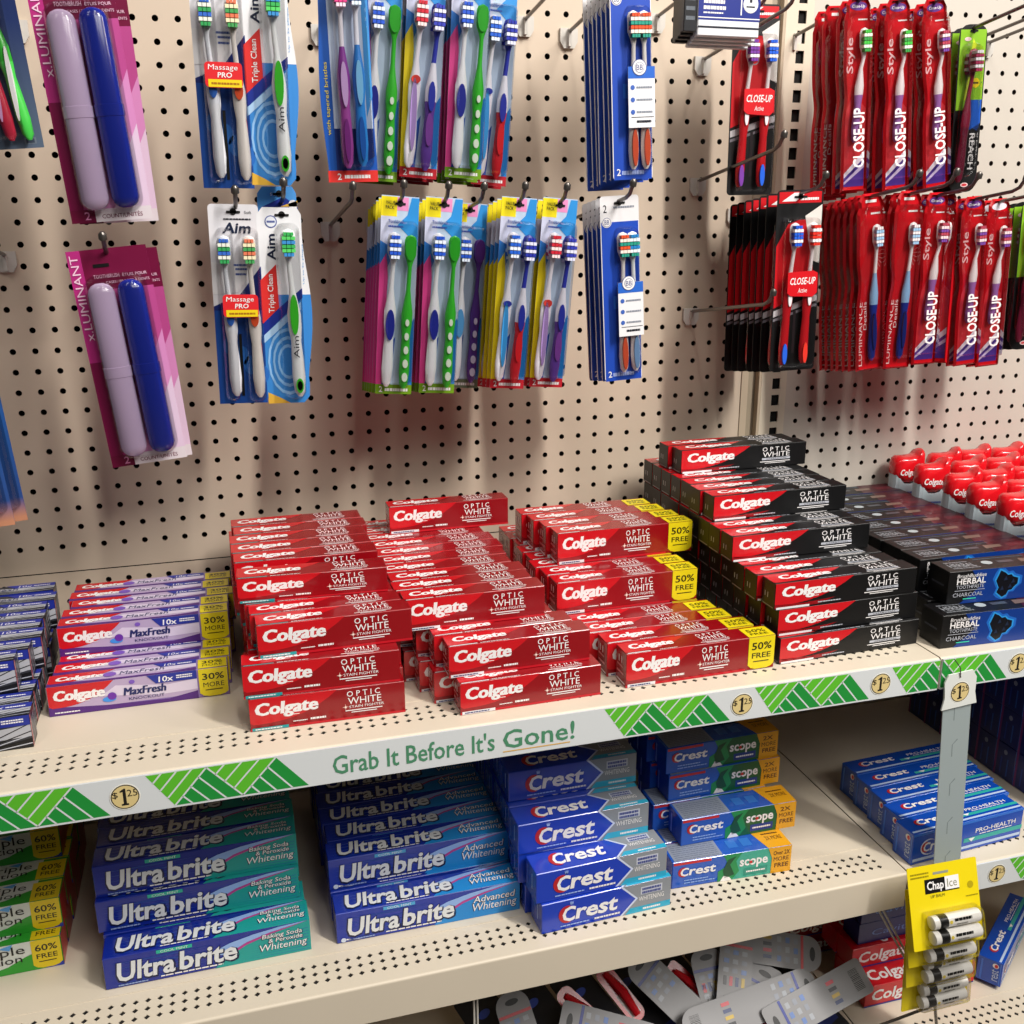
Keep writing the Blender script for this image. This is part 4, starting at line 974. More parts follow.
# --- far left edge
t = empty('dark_toothbrush_pack', (-.168, -.20, .522)); t.rotation_euler.y = R(-4); tag(t, 'black and navy pack with green and purple brushes, top left edge', 'toothbrush pack')
def dk_art(mb, f):
    mb.poly(f, [(.4, 0), (1, 0), (1, 1), (.6, 1)], grad('smoke_blue', [(0, '#59687c'), (.6, '#1c2c5c'), (1, '#0e1a4a')], 'Z', -.2, 0), 1); mb.rect(f, .80, .02, .93, .05, K('#6a7684'), 2); mb.rect(f, .82, .025, .91, .045, K('#3c4658'), 3)
card(t, .085, .197, K('#0c0d14'), dk_art)
toothbrush(t, .014, -.02, .170, y=-.010, body='#2fa02c', low='#45c04a', br=('#2fa02c', '#102a10'), lean=.018, grips=[(.7, 2., .2, '#e9e9e9')])
toothbrush(t, .000, -.02, .170, y=-.010, body='#8a3a90', low='#c02a44', br=('#8a3a90', '#1a1020'), lean=.016, grips=[(.7, 2., .2, '#d8a8d8')])
toothbrush(t, -.014, -.02, .170, y=-.010, body='#3a4fa0', low='#2a3a88', br=('#3a4fa0', '#1a1020'), lean=.014)
blister(t, -.030, .030, -.19, -.012, -.0008, .02, r=.012)
hook(-.150, .47, L=.222, tip=.030, label='peg hook of the dark pack at the top left edge')
t = empty('teal_toothbrush_pack', (-.2375, -.20, .222)); t.rotation_euler.y = R(-4); tag(t, 'teal and blue glossy pack hanging at the left edge below the dark pack', 'toothbrush pack')
def tl_art(mb, f): mb.rect(f, 0, 0, 1, 1, grad('teal_to_blue', [(0, '#c88a6a'), (.08, '#2c4c8c'), (.5, '#24589c'), (.8, '#1a8a90'), (1, '#1a5a9a')], 'Z', -.28, 0), 1)
card(t, .055, .285, K('#2c4c8c'), tl_art); blister(t, -.022, .024, -.27, -.03, -.0008, .014)
t = dup(t, (-.2315, -.16, .215), (0, R(-4), 0)); t['label'] = 'teal and blue glossy pack hanging behind its twin, left edge'
hook(-.196, .217, L=.19, tip=.028, label='peg hook with pale base clip near the left edge')
hook(.19, .248, L=.235, tip=.030, label='bare peg hook left of the pink twin packs')
hook(.451, .499, L=.235, tip=.030, label='bare peg hook between twin packs and upper blue packs')
hook(.7049, .3034, L=.225, tip=.034, label='bare peg hook below the hanging floss cards')
hook(.704, .4599, L=.232, tip=.031, label='upper peg hook right of the hanging floss cards')
hook(.7034, .1233, L=.228, tip=.030, label='bare peg hook low in front of the black and red packs')

# --- black and red double packs
def cu_art(mb, f):
    rd = K('#c4141e')
    mb.rect(f, .04, .93, .96, .99, rd, 1); mb.poly(f, [(.10, .94), (.4, .94), (.62, .985), (.36, .985)], WH, 2); smear(mb, f, .5, .945, .9, .958, WH, 2)
    mb.poly(f, [(.02, .36), (.02, .70), (.26, .82), (.5, .84), (.5, .42)], rd, 1); mb.poly(f, [(.5, .42), (.5, .84), (.74, .84), (.9, .44)], rd, 1)
    mb.poly(f, [(.02, .31), (.02, .345), (.98, .43), (.98, .395)], K('#b9b4b8'), 2); mb.poly(f, [(.02, .285), (.02, .30), (.98, .38), (.98, .365)], K('#77727a'), 2)
    mb.poly(f, [(.62, .86), (.98, .92), (.98, .60), (.8, .62)], K('#dcd6d0'), 3)
    mb.disc(f, .48, .72, .007, K('#9a8a90'), 3); mb.disc(f, .48, .72, .0055, rd, 4); mb.rect(f, .46, .10, .52, .34, K('#2a2226'), 3)
def cu(label, c1, c2, w=.066):
    t = empty('black_toothbrush_pack'); tag(t, label, 'toothbrush pack')
    h = .230; card(t, w, h, BLK, cu_art, r=.005)
    for x, c, ln in ((-.010, c1, -.010), (.0165, c2, -.006)):
        toothbrush(t, x, -.040, .180, y=-.0075, bd=.0105, body='#efe6e8', mid='#cf1c26', low='#cf1c26', br=(c, '#f4eef2', c), grips=[(.92, 2.8, .075, c), (.52, 2.2, .06, '#e9e2e6')], lean=ln)
    blister(t, -.026, .0275, -.226, -.034, -.0008, .0125, r=.006)
    mb = MB(); mb.prism([(-.021, -.101), (-.021, -.127), (-.016, -.131), (.016, -.133), (.022, -.128), (.022, -.103), (.016, -.100)], -.0150, -.0144, K('#d0141f'))
    fr = Fr((-.021, -.0150, -.133), (1, 0, 0), (0, 0, 1), (0, -1, 0), .043, .033)
    mb.text(fr, 'CLOSE-UP', .08, .50, .93, .76, WH, 1, bold=.03, shear=.15); mb.text(fr, 'Active', .36, .18, .66, .36, WH, 1, shear=.15)
    mb.build('front_label', t); return t
c1 = cu('x', '#2a62d8', '#e0382c'); c2 = cu('x', '#7a3fa0', '#2a62d8')
GC = 'black and red double toothbrush packs'
q1 = stack(c1, .766, .289, -.172, 1, .016, -1.5, 'black pack with blue and red bristled brushes, front of the black row', GC, hlabel='peg hook carrying the row of black and red packs', hL=.225)
stack(c2, .764, .285, -.149, 6, .0192, -1.5, 'black pack with purple brush behind front one', GC, hk=False)
stack(c2, .7285, .5135, -.100, 1, .015, -1, 'black pack with purple and blue brushes, alone below the floss cards', GC, hlabel='peg hook of the lone black pack under the floss cards', hL=.125)
killtree(c1); killtree(c2)

# --- red single brush packs
def red_outline(w, h, n=28, waist=.18):
    L_, R_ = [], []
    for i in range(n+1):
        t = i/n; z = -h*t
        if t < .07: e = .62+.3*math.sqrt(max(0, 1-((.07-t)/.07)**2))
        elif t < .10: e = .86
        else: e = 1.
        wv = waist*math.exp(-((t-.50)/.09)**2)
        lw = e-(0 if t < .1 else waist*.55*(1 if t < .45 else 0)*(1-min(1, abs(t-.3)/.2))*0)-wv
        L_.append((-w/2*lw, z)); R_.append((w/2*e, z))
    return L_+R_[::-1]
def lumi_art(mb, f):
    mb.text(f, 'LUMINANCE', .07, .03, .22, .40, K('#f4dcdc'), 3, rot=90, bold=.03); mb.text(f, 'Details', .26, .24, .38, .40, K('#f4dcdc'), 3, rot=90, shear=.1)
    mb.poly(f, [(.06, .56), (.9, .86), (.9, .60), (.3, .50)], K('#b50f1a'), 1); smear(mb, f, .5, .885, .85, .895, WH, 3)
    for k in range(9): a = R(-60+15*k); mb.poly(f, [(.62, .66), (.62+.34*math.cos(a), .66+.10*math.sin(a)), (.62+.34*math.cos(a)+.01, .66+.10*math.sin(a)+.003)], K('#e8a0a0'), 2)
    mb.poly(f, [(.55, .03), (.95, .03), (.95, .3)], K('#98101a'), 1); smear(mb, f, .3, .95, .7, .965, WH, 3)
def style_art(ov):
    def art(mb, f):
        mb.ell(f, .5, .955, .32, .022, K(ov), 2); mb.text(f, 'Close-Up', .26, .947, .74, .962, WH, 3, bold=.02, shear=.1)
        mb.text(f, 'Style', .10, .62, .34, .80, K('#efc4c8'), 3, rot=90, bold=.02, shear=.15)
        mb.poly(f, [(.12, .04), (.12, .42), (.4, .52), (.9, .44), (.9, .04)], K('#cf3038'), 1)
        mb.poly(f, [(.12, .03), (.12, .10), (.9, .22), (.9, .03)], K('#4a2c8a'), 2); mb.poly(f, [(.12, .075), (.12, .10), (.9, .22), (.9, .18)], K('#e8dcea'), 3); mb.poly(f, [(.12, .04), (.12, .055), (.9, .155), (.9, .13)], K('#c9b8dc'), 3)
        smear(mb, f, .5, .885, .85, .892, WH, 3)
    return art
redc = '#c3121d'
def redpack(style, label, w=.038, h=.232, ov='#5a2d7c', br=('#b8485c', '#f0d8dc', '#7a4aa0')):
    t = empty('red_toothbrush_pack'); tag(t, label, 'toothbrush pack')
    O = red_outline(w, h)
    card(t, w, h, ink(redc, .25, .5), style_art(ov) if style else lumi_art, O, hole=False, th=.0009)
    if style: toothbrush(t, .006, -.036, .135, y=-.0065, bd=.009, body='#f0e6e8', mid='#f0e6e8', low='#a06ab0', br=br, lean=-.010, wm=.9)
    else: toothbrush(t, .006, -.040, .182, y=-.006, bd=.0085, body='#ece8ea', mid='#8fb8e0', low='#1c2f8c', br=('#e8e0e4', '#9cc0e0'), grips=[(.78, 2.6, .14, '#16246e')], lean=-.006, wm=.9)
    mb = MB(); cx = .001                                    # red tray edge, raised around the brush
    mb.prism([(x_*.93+cx*0, z_*.9-.020) for x_, z_ in O if True], -.0022, -.0010, ink('#b00d18', .2, .5)) if False else None
    pts = [(x_, z_) for x_, z_ in O]; n = len(pts)
    for i in range(n):
        a, b = pts[i], pts[(i+1) % n]; k = .90
        A = [(a[0], a[1]), (b[0], b[1]), (b[0]*k, (b[1]+h/2)*.975-h/2), (a[0]*k, (a[1]+h/2)*.975-h/2)]
        vs = [V3((x_, y_, z_)) for (x_, z_), y_ in zip(A, (-.001, -.001, -.0045, -.0045))]; mb.add(vs, [(0, 1, 2, 3)], ink(redc, .25, .5))
    mb.build('raised_rim', t)
    b = MB(); k = .90; rings = []
    for sc, yy in ((.90, -.0012), (.88, -.010), (.80, -.0125)): rings.append([V3((x_*sc, yy, (z_+h*.52)*(.86 if sc > .85 else .84)-h*.52)) for x_, z_ in O])
    b.loft(rings, CLR(), cap=False); m = len(b.v)-len(O); b.f.append(tuple(range(m, m+len(O)))); b.m.append(0)
    b.build('blister', t)
    if style:
        g = MB(); f2 = Fr((-w/2, -.0127, -h), (1, 0, 0), (0, 0, 1), (0, -1, 0), w, h); g.text(f2, 'CLOSE-UP', .26, .13, .66, .44, K('#f7eeee'), 1, rot=90, bold=.03, shear=.1); g.text(f2, 'CLOSE-UP', .245, .13, .645, .44, K('#f7eeee'), .5, rot=90, bold=.03, shear=.1); g.build('front_lettering', t)
    return t
lu = redpack(False, 'x', .041, .236); st = redpack(True, 'x'); st2 = redpack(True, 'x', br=('#4ac04a', '#e8f4e0', '#3f9a4a')); st3 = redpack(True, 'x', ov='#e9e4f0')
GR = 'red single toothbrush packs'
# lower row
stack(lu, .884, .285, -.150, 7, .0152, -5.6, 'red vertically lettered pack, lower row left', GR, hlabel='peg hook through the left lower row of red packs', hL=.245, seed=1)
stack(lu, .938, .288, -.158, 3, .016, -1.5, 'red pack with blue-handled brush, lower row second column', GR, hlabel='peg hook whose tip stands before the wide red pack', hL=.245, seed=2)
stack(st, .988, .286, -.150, 2, .016, -1.5, 'red pack with purple base, lower row third column', GR, hlabel='peg hook of the third lower column of red packs', hL=.225, seed=3)
stack(st, 1.022, .284, -.125, 1, .016, -2, 'red pack seen nearly edge-on between two lower red columns', GR, yaw=-50, hk=False, seed=4)
stack(st, 1.048, .281, -.150, 2, .016, -4.4, 'red pack with purple oval header, lower row right', GR, hlabel='peg hook of the fourth lower column of red packs', hL=.24, seed=5)
stack(st3, 1.090, .278, -.150, 2, .016, -3.4, 'red pack with white oval header, rightmost of the lower row', GR, hlabel='peg hook of the rightmost lower column of red packs', hL=.24, seed=6)
# upper row
stack(st2, .840, .518, -.150, 2, .016, -4.0, 'red pack with green bristled brush, upper row left', GR, hlabel='peg hook of the left upper column of red packs', hL=.245, seed=7)
stack(lu, .835, .514, -.112, 2, .022, -4.0, 'red vertically lettered pack behind upper left column', GR, hk=False, seed=8)
stack(st2, .897, .519, -.150, 3, .019, -5.7, 'red pack with green bristled brush, upper row middle', GR, hlabel='peg hook of the middle upper column of red packs', hL=.245, seed=9)
stack(st, .951, .521, -.150, 3, .019, -8.0, 'red pack with pale bristled brush, upper row right', GR, hlabel='peg hook of the right upper column of red packs', hL=.245, seed=10)
for p in (lu, st, st2, st3): killtree(p)

# --- black and green packs
def reach_art(mb, f):
    mb.rect(f, .04, .50, .96, .97, K('#86b92a'), 1); mb.poly(f, [(.40, .36), (.96, .42), (.96, .56), (.55, .56)], K('#1f5ac0'), 2)
    mb.poly(f, [(.30, .56), (.5, .56), (.62, .88), (.5, .92)], K('#c8d82a'), 2)
    mb.disc(f, .70, .66, .0062, K('#e8cc1c'), 3); smear(mb, f, .6, .655, .8, .665, TXT, 4)
    mb.text(f, 'REACH', .62, .14, .82, .36, WH, 4, rot=-90, bold=.03); smear(mb, f, .52, .16, .545, .18, K('#8a8f8c'), 4)
    for k in range(2): mb.rect(f, .46-.06*k, .16, .475-.06*k, .34, K('#6a706c'), 4)
    mb.ell(f, .55, .045, .14, .014, K('#e8c8c8'), 4); mb.ell(f, .55, .045, .10, .008, K('#c8323c'), 5); mb.ell(f, .3, .915, .12, .012, K('#e8c8c8'), 4)
def reach(label, w=.043, h=.208):
    t = empty('green_toothbrush_pack'); tag(t, label, 'toothbrush pack', 'black and green toothbrush packs')
    card(t, w, h, BLK, reach_art, rrect(w, h, .014, 0, -h/2))
    toothbrush(t, -.005, -.030, .165, y=-.010, body='#8a1c3c', mid='#7a1834', low='#5c1028', br=('#c9c4c8', '#8a2a4a'), lean=-.010)
    blister(t, -.018, .008, -.19, -.022, -.0008, .017, r=.012); return t
r = reach('black and green pack with dark red brush, top right')
stack(r, 1.0155, .494, -.150, 3, .016, -3, 'black and green pack with dark red brush, upper right', None, hlabel='long peg hook through the upper black and green packs', hL=.27)
stack(r, 1.150, .276, -.150, 3, .016, -3, 'black and green pack cut by right picture edge', None, hlabel='peg hook at the right edge through green packs', hL=.27)
for x_, z_, lb in ((1.0, .520, 'long bare peg hook crossing above the green pack'), (1.10, .487, 'bare peg hook with base clip right of the green pack'), (1.16, .497, 'bare peg hook high at the right edge')): hook(x_, z_, L=.26, tip=.032, label=lb)
killtree(r)

# --- floss cards hanging at the top
def floss(label, x, y, z, w=.078):
    t = empty('floss_card', (x, y, z)); tag(t, label, 'floss card', 'hanging floss cards with white and blue bands')
    h = .105; mb = MB(); fr = Fr((-w/2, -.0105, -h), (1, 0, 0), (0, 0, 1), (0, -1, 0), w, h)
    mb.cbox(-w/2, w/2, -.0105, 0, -h, 0, .001, K('#dfe0e4'))
    mb.rect(fr, .0, .16, 1, .50, K('#1c2c84'), 1); mb.rect(fr, 0, .485, 1, .495, WH, 2); mb.rect(fr, 0, .18, 1, .19, WH, 2); mb.rect(fr, 0, .08, 1, .10, TXT, 1)
    for k, (a, b) in enumerate(((.08, .48), (.08, .42), (.08, .44))): smear(mb, fr, a, .385-.06*k, b, .42-.06*k, WH, 2, seed=k)
    smear(mb, fr, .08, .225, .4, .24, WH, 2); mb.rect(fr, .68, .22, .70, .44, WH, 2)
    mb.disc(fr, .84, .335, .0095, WH, 2); mb.disc(fr, .84, .335, .0088, K('#dfe0e4'), 3); mb.text(fr, '1', .82, .35, .86, .40, TXT, 4); smear(mb, fr, .77, .30, .91, .315, TXT, 4)
    mb.build('printed_box', t)
    mb = MB(); mb.cbox(-w/2-.017, -w/2-.001, -.009, 0, -h+.004, 0, .0008, K('#16171c')); f2 = Fr((-w/2-.017, -.009, -h+.004), (1, 0, 0), (0, 0, 1), (0, -1, 0), .016, h-.004)
    mb.rect(f2, .1, .55, .9, .95, K('#8a9490'), 1)
    for k in range(4): smear(mb, f2, .15, .12+.1*k, .85, .16+.1*k, K('#6a7078'), 1, seed=k)
    mb.build('side_flap', t); return t
for k in range(4): floss('white and blue banded floss card, %s of the hanging bundle' % ('front' if k == 0 else ORD[k]), .634+.003*k, -.198+.0135*k, .5615-.002*k)
hook(.634, .510, L=.235, tip=.03, label='peg hook carrying the floss cards, base hidden')

# ------------------------------------------------------------------ red topped stand-up tubes
def kid_tube():
    t = empty('standup_toothpaste_tube'); W_, Hh = .048, .148
    lo = [(-.46, 0), (.46, 0), (.5, .55), (.5, .70), (.36, .655), (.1, .63), (-.2, .635), (-.42, .68), (-.5, .74), (-.5, .55)]
    up_ = [(-.52, .74), (-.42, .68), (-.2, .635), (.1, .63), (.36, .655), (.52, .71), (.55, .78), (.56, .90), (.54, .975), (.48, 1.0), (.40, .995), (.30, .955), (.20, .935), (-.1, .925), (-.36, .925), (-.48, .90), (-.54, .84)]
    def puff(pts, m, name, dep):
        mb = MB(); pts = [(x_*W_, z_*Hh) for x_, z_ in pts]; cx = sum(q[0] for q in pts)/len(pts); cz = sum(q[1] for q in pts)/len(pts)
        rings = []
        for y_, k in ((-dep, .62), (-dep*.86, .84), (-dep*.5, .96), (0, 1), (dep*.5, .96), (dep*.86, .84), (dep, .62)): rings.append([V3((cx+(a-cx)*k, y_, cz+(b-cz)*(k if name != 'tube_body' else 1))) for a, b in pts])
        mb.loft(rings, m); return mb, name
    mb, nm = puff(lo, mat('tube_blue_grey', '#b7c6cd', .3), 'tube_body', .014)
    fr = Fr((-W_*.5, -.0142, .052), (1, 0, 0), (0, 0, 1), (0, -1, 0), W_, Hh*.75)
    for k in range(3): smear(mb, fr, .42, .24-.06*k, .80, .265-.06*k, K('#4a5fa8'), 1, seed=k)
    mb.rect(fr, .38, .03, .62, .07, K('#e0882c'), 1); mb.rect(fr, .30, .03, .38, .07, K('#2a4fb8'), 1)
    g = K('#2aa05a'); mb.rect(fr, .22, .05, .26, .25, g, 1)
    for dx_ in (-.10, .08): mb.poly(fr, [(.24, .26), (.24+dx_, .22), (.24+dx_*.6, .28)], g, 1); mb.poly(fr, [(.24, .18), (.24+dx_, .14), (.24+dx_*.6, .20)], g, 1)
    mb.build('tube_body', t)
    mb, nm = puff(up_, mat('tube_red', '#dd1520', .25, coat=.5), 'cap', .0165)
    fr = Fr((-W_*.5, -.0170, 0), (1, 0, 0), (0, 0, 1), (0, -1, 0), W_, Hh)
    mb.text(fr, 'Colgate', .16, .735, .80, .80, WH, 1, bold=.04, shear=.12)
    mb.build('shrink_top', t, True); return t
kt = kid_tube(); q = random.Random(11); first = True
cols = ['left', 'second', 'third', 'fourth', 'fifth']
for c in range(5):
    for rr in range(6):
        o = kt if first else dup(kt, (0, 0, 0)); first = False
        o.location = (1.078+c*.062+q.uniform(-.003, .003), -.330+rr*.058+q.uniform(-.004, .004), ZU+.0003); o.rotation_euler = (0, 0, R(-16+q.uniform(-7, 7)))
        tag(o, 'red topped toothpaste tube, %s column, %s from the shelf front' % (cols[c] if c else 'leftmost', 'first' if rr == 0 else ORD[rr]), 'toothpaste tube', 'red topped stand-up toothpaste tubes')

# ------------------------------------------------------------------ clip strip with lip balm cards
t = empty('clip_strip', (.8585, -.4505, -.266)); t.rotation_euler.y = R(-4.5); tag(t, 'translucent grey plastic clip strip hanging from the upper price strip', 'clip strip')
frost = mat('frosted_strip', '#a9b5b6', .3, trans=.2); mb = MB()
mb.box(-.020, .020, -.0012, 0, -.300, -.020, frost); fr = Fr((-.020, -.0012, -.30), (1, 0, 0), (0, 0, 1), (0, -1, 0), .04, .28); gr = K('#7f8a8c')
for zc in (.50, .70, .88, .3, .12):
    mb.rect(fr, .40, zc-.04, .43, zc+.02, gr, 1); mb.poly(fr, [(.40, zc+.02), (.43, zc+.02), (.60, zc+.04), (.58, zc+.045)], gr, 1)
mb.build('strip', t)
mb = MB(); hd = mat('frosted_head', '#dfe2de', .25)
mb.prism([(-.024, -.046), (.026, -.046), (.023, -.030), (.024, -.010), (.018, 0), (-.016, 0), (-.021, -.010), (-.020, -.030)], -.0034, -.0014, hd)
fr = Fr((-.022, -.0034, -.046), (1, 0, 0), (0, 0, 1), (0, -1, 0), .044, .046); sticker(mb, fr, .52, .44, .0125, 1)
mb.tube([(0, -.004, -.006), (-.002, -.005, .008), (-.010, -.004, .020)], .0007, mat('hook_steel', '#6f6a66', .32, .85), 5)
mb.build('hanging_head', t)
def balm(label, loc, roll, pitch=0):
    t = empty('lip_balm_card', loc); t.rotation_euler = (R(pitch), R(roll), 0); tag(t, label, 'lip balm card', 'yellow lip balm cards on the clip strip')
    w, h = .102, .101; yl = ink('#e6cf12', .35)
    mb = MB(); mb.prism(rrect(w, h, .002, 0, -h/2), -.0007, 0, yl); fr = Fr((-w/2, -.0007, -h), (1, 0, 0), (0, 0, 1), (0, -1, 0), w, h)
    mb.text(fr, 'Chap', .26, .70, .50, .80, WH, 3, bold=.04); mb.rect(fr, .23, .67, .52, .83, BLK, 2); mb.rect(fr, .52, .67, .72, .83, WH, 2); mb.rect(fr, .23, .655, .72, .67, BLK, 2); mb.text(fr, 'Ice', .55, .70, .69, .80, K('#8a8a70'), 3)
    mb.text(fr, 'LIP BALM', .30, .60, .50, .635, K('#5a5a20'), 3); mb.disc(fr, .88, .68, .0045, K('#b09c14'), 2)
    smear(mb, fr, .04, .90, .3, .92, K('#9a8a10'), 2); smear(mb, fr, .04, .86, .3, .88, K('#9a8a10'), 2, seed=4); smear(mb, fr, .8, .54, .98, .555, K('#9a8a10'), 2); mb.rect(fr, .36, .875, .58, .905, K('#8f9486'), 2)
    mb.build('backing_card', t)
    for k in range(2):
        zc = -.0665-.0185*k; c = MB(); ms = [mat('balm_white', '#e9e6e0', .3), mat('balm_black', '#141312', .3)]
        X = [(-.034, .0070), (-.0335, .0082), (-.026, .0082), (-.0259, .0086), (-.0140, .0086), (-.0139, .0084), (.033, .0084), (.0345, .0078), (.0350, .006)]; n = 16; rings = []
        for x_, r_ in X: rings.append([V3((x_+.004, -.0095+r_*math.cos(2*math.pi*i/n), zc+r_*math.sin(2*math.pi*i/n))) for i in range(n)])
        c.loft(rings, [ms[0], ms[0], ms[0], ms[1], ms[0], ms[0], ms[0], ms[0]])
        f2 = Fr((-.008, -.01805, zc-.006), (1, 0, 0), (0, 0, 1), (0, -1, 0), .042, .012)
        smear(c, f2, .15, .5, .75, .8, BLK, 1, n=3, seed=k); smear(c, f2, .2, .15, .6, .28, K('#77746c'), 1); c.disc(f2, .03, .5, .0022, K('#e0c84a'), 1)
        c.build('lip_balm', t, True)
    blister(t, -.036, .044, -.097, -.055, -.0008, .019, r=.004)
    return t
balm('front yellow lip balm card with full black and white logo, topmost', (.850, -.474, -.515), 1.5, -20)
balm('second yellow lip balm card, below and behind the front one', (.862, -.462, -.556), 1, -15)
balm('third yellow lip balm card, below the second', (.874, -.455, -.600), 0, -10)
balm('lowest yellow lip balm card, cut by the bottom of the picture', (.882, -.4515, -.650), 0, -5)

# ------------------------------------------------------------------ loose blister cards and wires on the base shelf
def loose(name, label, A, B, w, cat, group, extra=0, length=None, variant=0):
    A, B = V3(A), V3(B); n = V3((-.1, -.70, .70)).normalized(); u = (B-A).normalized(); L_ = length or (B-A).length; n = (n-u*n.dot(u)).normalized(); s = n.cross(u).normalized()
    # local x = across, local z = up (towards the hanging hole), local -y = face
    Mx = Matrix((( s.x, -n.x, -u.x, A.x), (s.y, -n.y, -u.y, A.y), (s.z, -n.z, -u.z, A.z), (0, 0, 0, 1)))
    o = empty(name); o.matrix_world = Mx; tag(o, label, cat, group)
    wt = ink('#8b8a8c', .4); q = random.Random(variant)  # greyish card stock, darkened further to hold the shade under the shelf
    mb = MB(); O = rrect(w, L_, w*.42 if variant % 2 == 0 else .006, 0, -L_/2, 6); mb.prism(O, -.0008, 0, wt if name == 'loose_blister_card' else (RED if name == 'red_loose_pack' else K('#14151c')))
    fr = Fr((-w/2, -.0008, -L_), (1, 0, 0), (0, 0, 1), (0, -1, 0), w, L_)
    if name == 'loose_blister_card':
        mb.ell(fr, .5, 1-.013/L_, .2, .004/L_, BLK, 2); a = 1-.026/L_
        mb.rect(fr, .02, a-.004/L_, .98, a, K('#1c2f8c' if variant % 3 else '#c8202c'), 2)
        for r_ in range(3):
            for c_ in range(3):
                uu, vv = .14+.27*c_, a-(.014+.012*r_)/L_
                mb.rect(fr, uu, vv, uu+.16, vv+.006/L_, K(['#8a8f9c', '#5a7ab8', '#a0a4ac'][(r_+c_) % 3]), 2)
        for r_ in range(4): mb.rect(fr, .16+.18*r_, .30, .26+.18*r_, .30+.012/L_, K(['#c8404c', '#2a3a6c', '#c8a83a', '#26262c'][(r_+variant) % 4]), 2)
        x_ = .2
        while x_ < .76: b_ = q.uniform(.01, .035); mb.rect(fr, x_, .06, x_+b_*.6, .06+.014/L_, BLK, 2); x_ += b_+.012
    elif name == 'red_loose_pack':
        mb.rect(fr, .2, .1, .8, .5, K('#e8e0e0'), 2)
    else:
        mb.rect(fr, .1, .1, .9, .4, K('#1b2a6a'), 2); mb.ell(fr, .5, .8, .16, .03, K('#3a4fa8'), 2)
    mb.build('backing_card', o)
    if name == 'red_loose_pack':
        g = MB(); g.tube([(0, -.006, -.01), (.003, -.009, -L_*.5), (0, -.006, -L_+.008)], [.004, .007, .005], ink('#c41420', .25, .5), 8); g.build('red_handle', o, True)
    return o
GL_ = 'loose toothbrush cards lying face down on the base shelf'
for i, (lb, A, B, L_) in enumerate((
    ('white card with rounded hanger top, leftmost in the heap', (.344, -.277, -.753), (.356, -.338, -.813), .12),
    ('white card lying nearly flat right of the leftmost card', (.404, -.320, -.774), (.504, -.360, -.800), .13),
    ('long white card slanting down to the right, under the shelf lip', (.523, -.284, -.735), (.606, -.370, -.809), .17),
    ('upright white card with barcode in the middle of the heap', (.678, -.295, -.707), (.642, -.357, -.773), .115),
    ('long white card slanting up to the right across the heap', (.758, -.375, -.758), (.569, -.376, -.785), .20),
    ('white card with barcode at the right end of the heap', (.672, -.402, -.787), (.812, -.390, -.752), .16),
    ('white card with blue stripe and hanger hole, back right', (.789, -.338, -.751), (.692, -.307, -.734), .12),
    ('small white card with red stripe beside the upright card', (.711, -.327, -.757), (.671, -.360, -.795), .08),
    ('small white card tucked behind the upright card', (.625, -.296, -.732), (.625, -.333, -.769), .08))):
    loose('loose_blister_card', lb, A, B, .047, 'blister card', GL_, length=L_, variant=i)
for i, (lb, A, B) in enumerate((('red toothbrush pack in the dark left of the slanting card', (.483, -.262, -.760), (.522, -.316, -.808)), ('red toothbrush pack glinting between the white cards', (.576, -.286, -.760), (.612, -.317, -.790)),
                                ('red toothbrush pack deep in the heap, lower left', (.420, -.271, -.775), (.465, -.312, -.812)), ('red toothbrush pack under the right cards', (.712, -.372, -.812), (.653, -.366, -.818)))):
    loose('red_loose_pack', lb, A, B, .026, 'toothbrush pack', 'red toothbrush packs buried in the heap', length=.085, variant=i)
for i, (x_, c_) in enumerate(((.33, 'navy'), (.40, 'black'), (.47, 'navy'), (.54, 'black'), (.61, 'navy'), (.68, 'black'), (.75, 'navy'))):
    loose('dark_loose_pack', '%s toothbrush pack under the white cards, %s from the left' % (c_, ['first', 'second', 'third', 'fourth', 'fifth', 'sixth', 'seventh'][i]), (x_-.03, -.230, -.782), (x_+.03, -.380, -.836), .056, 'toothbrush pack', 'dark toothbrush packs at the bottom of the heap', length=.19, variant=1)
wire = mat('white_wire', '#c9c5bd', .3)
t = empty('wire_divider', (.9, -.44, -.61)); tag(t, 'chrome wire divider slanting down in front of the shade-darkened red boxes', 'wire divider'); st_ = mat('chrome_wire', '#9a948c', .25, .8); mb = MB(); O_ = t.location
for a, b in (((.800, -.432, -.606), (.905, -.432, -.786)), ((.806, -.432, -.606), (.911, -.432, -.786))): mb.tube([V3(a)-O_, V3(b)-O_], .0016, st_, 6)
mb.tube([V3((.905, -.432, -.786))-O_, V3((.80, -.432, -.800))-O_], .0022, st_, 6); mb.tube([V3((.911, -.432, -.786))-O_, V3((.925, -.432, -.852))-O_], .0022, st_, 6)
mb.build('wires', t, True)
t = empty('shelf_fence', (.3, -.425, ZB)); tag(t, 'low white wire fence along the front of the base shelf', 'shelf fence'); mb = MB()
for zz in (.003, .045): mb.tube([(-.66, 0, zz), (.53, 0, zz)], .002, wire, 6)
k = -.65
while k < .53: mb.tube([(k, 0, .002), (k, 0, .045)], .0013, wire, 5); k += .039
mb.build('rails', t, True)
t = empty('shelf_post', (.262, -.42, -.61)); tag(t, 'thin pale double wire standing left of the loose cards', 'wire post'); mb = MB()
for dx_ in (0, .004): mb.tube([(dx_, 0, 0), (dx_, 0, -.245)], .0012, wire, 6)
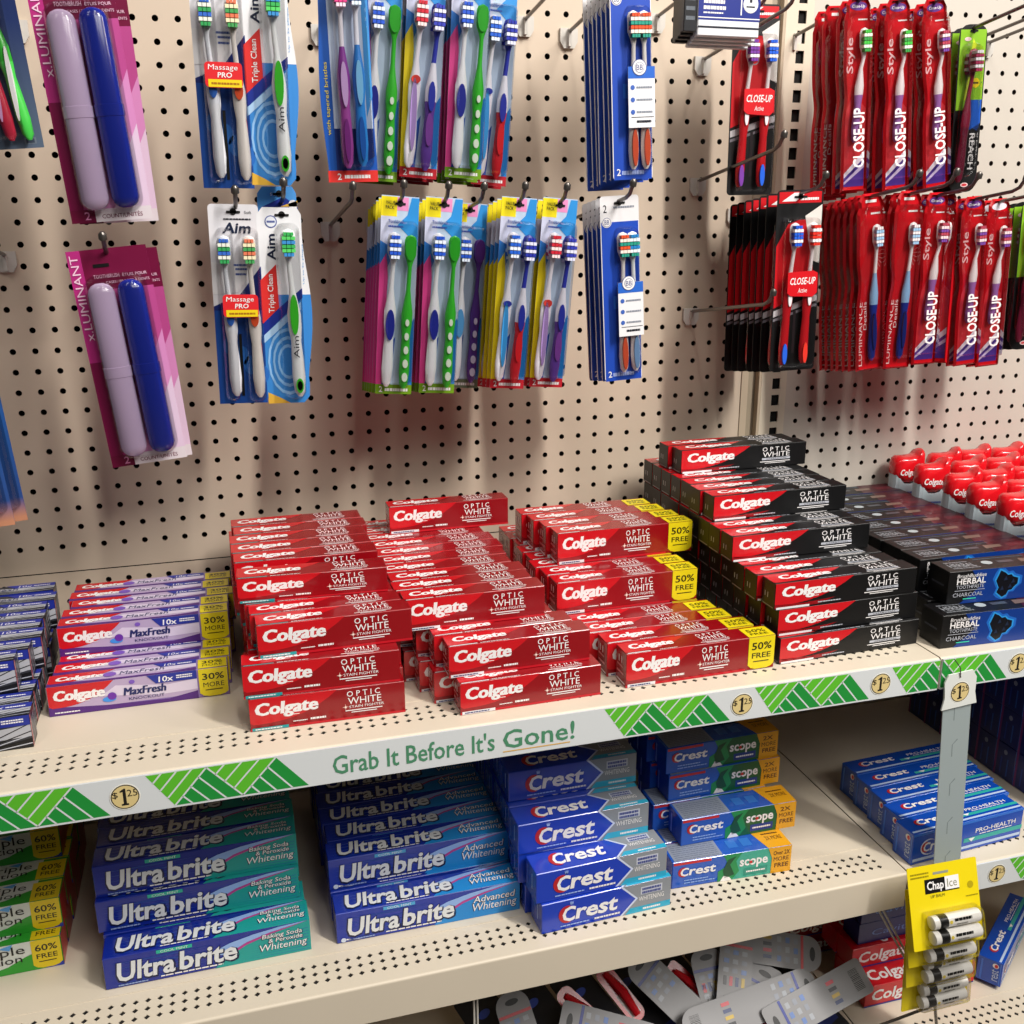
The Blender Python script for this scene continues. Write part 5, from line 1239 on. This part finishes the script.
mb.build('wires', t, True)

# ------------------------------------------------------------------ camera and light
cam = bpy.data.cameras.new('camera'); co = bpy.data.objects.new('camera', cam); COL.objects.link(co); SC.camera = co
cam.sensor_fit = 'HORIZONTAL'; cam.sensor_width = 36; cam.lens = 36*1012.97/1024; cam.clip_start = .02
right = V3((.96026665, -.27905722, -.00387689)); down = V3((-.08402488, -.27583616, -.95752505)); fwd = V3((.26613489, .91980513, -.28832402))
co.matrix_world = Matrix(((right.x, -down.x, -fwd.x, .0372), (right.y, -down.y, -fwd.y, -1.3655), (right.z, -down.z, -fwd.z, .2694), (0, 0, 0, 1)))

def area(name, loc, target, sx, sy, e, col=(1, 1, 1)):
    l = bpy.data.lights.new(name, 'AREA'); l.shape = 'RECTANGLE'; l.size = sx; l.size_y = sy; l.energy = e; l.color = col
    o = bpy.data.objects.new(name, l); COL.objects.link(o); o.location = loc
    o.rotation_euler = (V3(target)-V3(loc)).to_track_quat('-Z', 'Y').to_euler(); return o
area('ceiling_tube_light', (1.45, -1.9, 2.15), (.4, 0, 0), .12, 1.2, 78, (1, .96, .90))
area('ceiling_tube_light', (-.9, -1.7, 2.15), (.2, 0, 0), .12, 1.2, 10, (1, .96, .90))
area('ceiling_tube_light', (.3, -1.3, 2.15), (.3, 0, 0), .12, 1.2, 12, (1, .96, .90))
area('ceiling_tube_light', (3.0, -1.8, 2.15), (.9, 0, 0), .12, 1.2, 26, (1, .96, .90))
area('soft_ceiling_fill', (1.5, -2.9, 2.2), (.5, 0, 0), 2.4, 1.2, 52, (1, .96, .91))  # broad fill panel added to soften the shadows of the tube rows
w = bpy.data.worlds.new('store_ambient'); SC.world = w; w.use_nodes = True
w.node_tree.nodes['Background'].inputs['Color'].default_value = (1, .96, .92, 1); w.node_tree.nodes['Background'].inputs['Strength'].default_value = .025
SC.view_settings.view_transform = 'Standard'; SC.view_settings.look = 'None'; SC.view_settings.gamma = 1; SC.view_settings.use_curve_mapping = False
SC.view_settings.exposure = 0.08
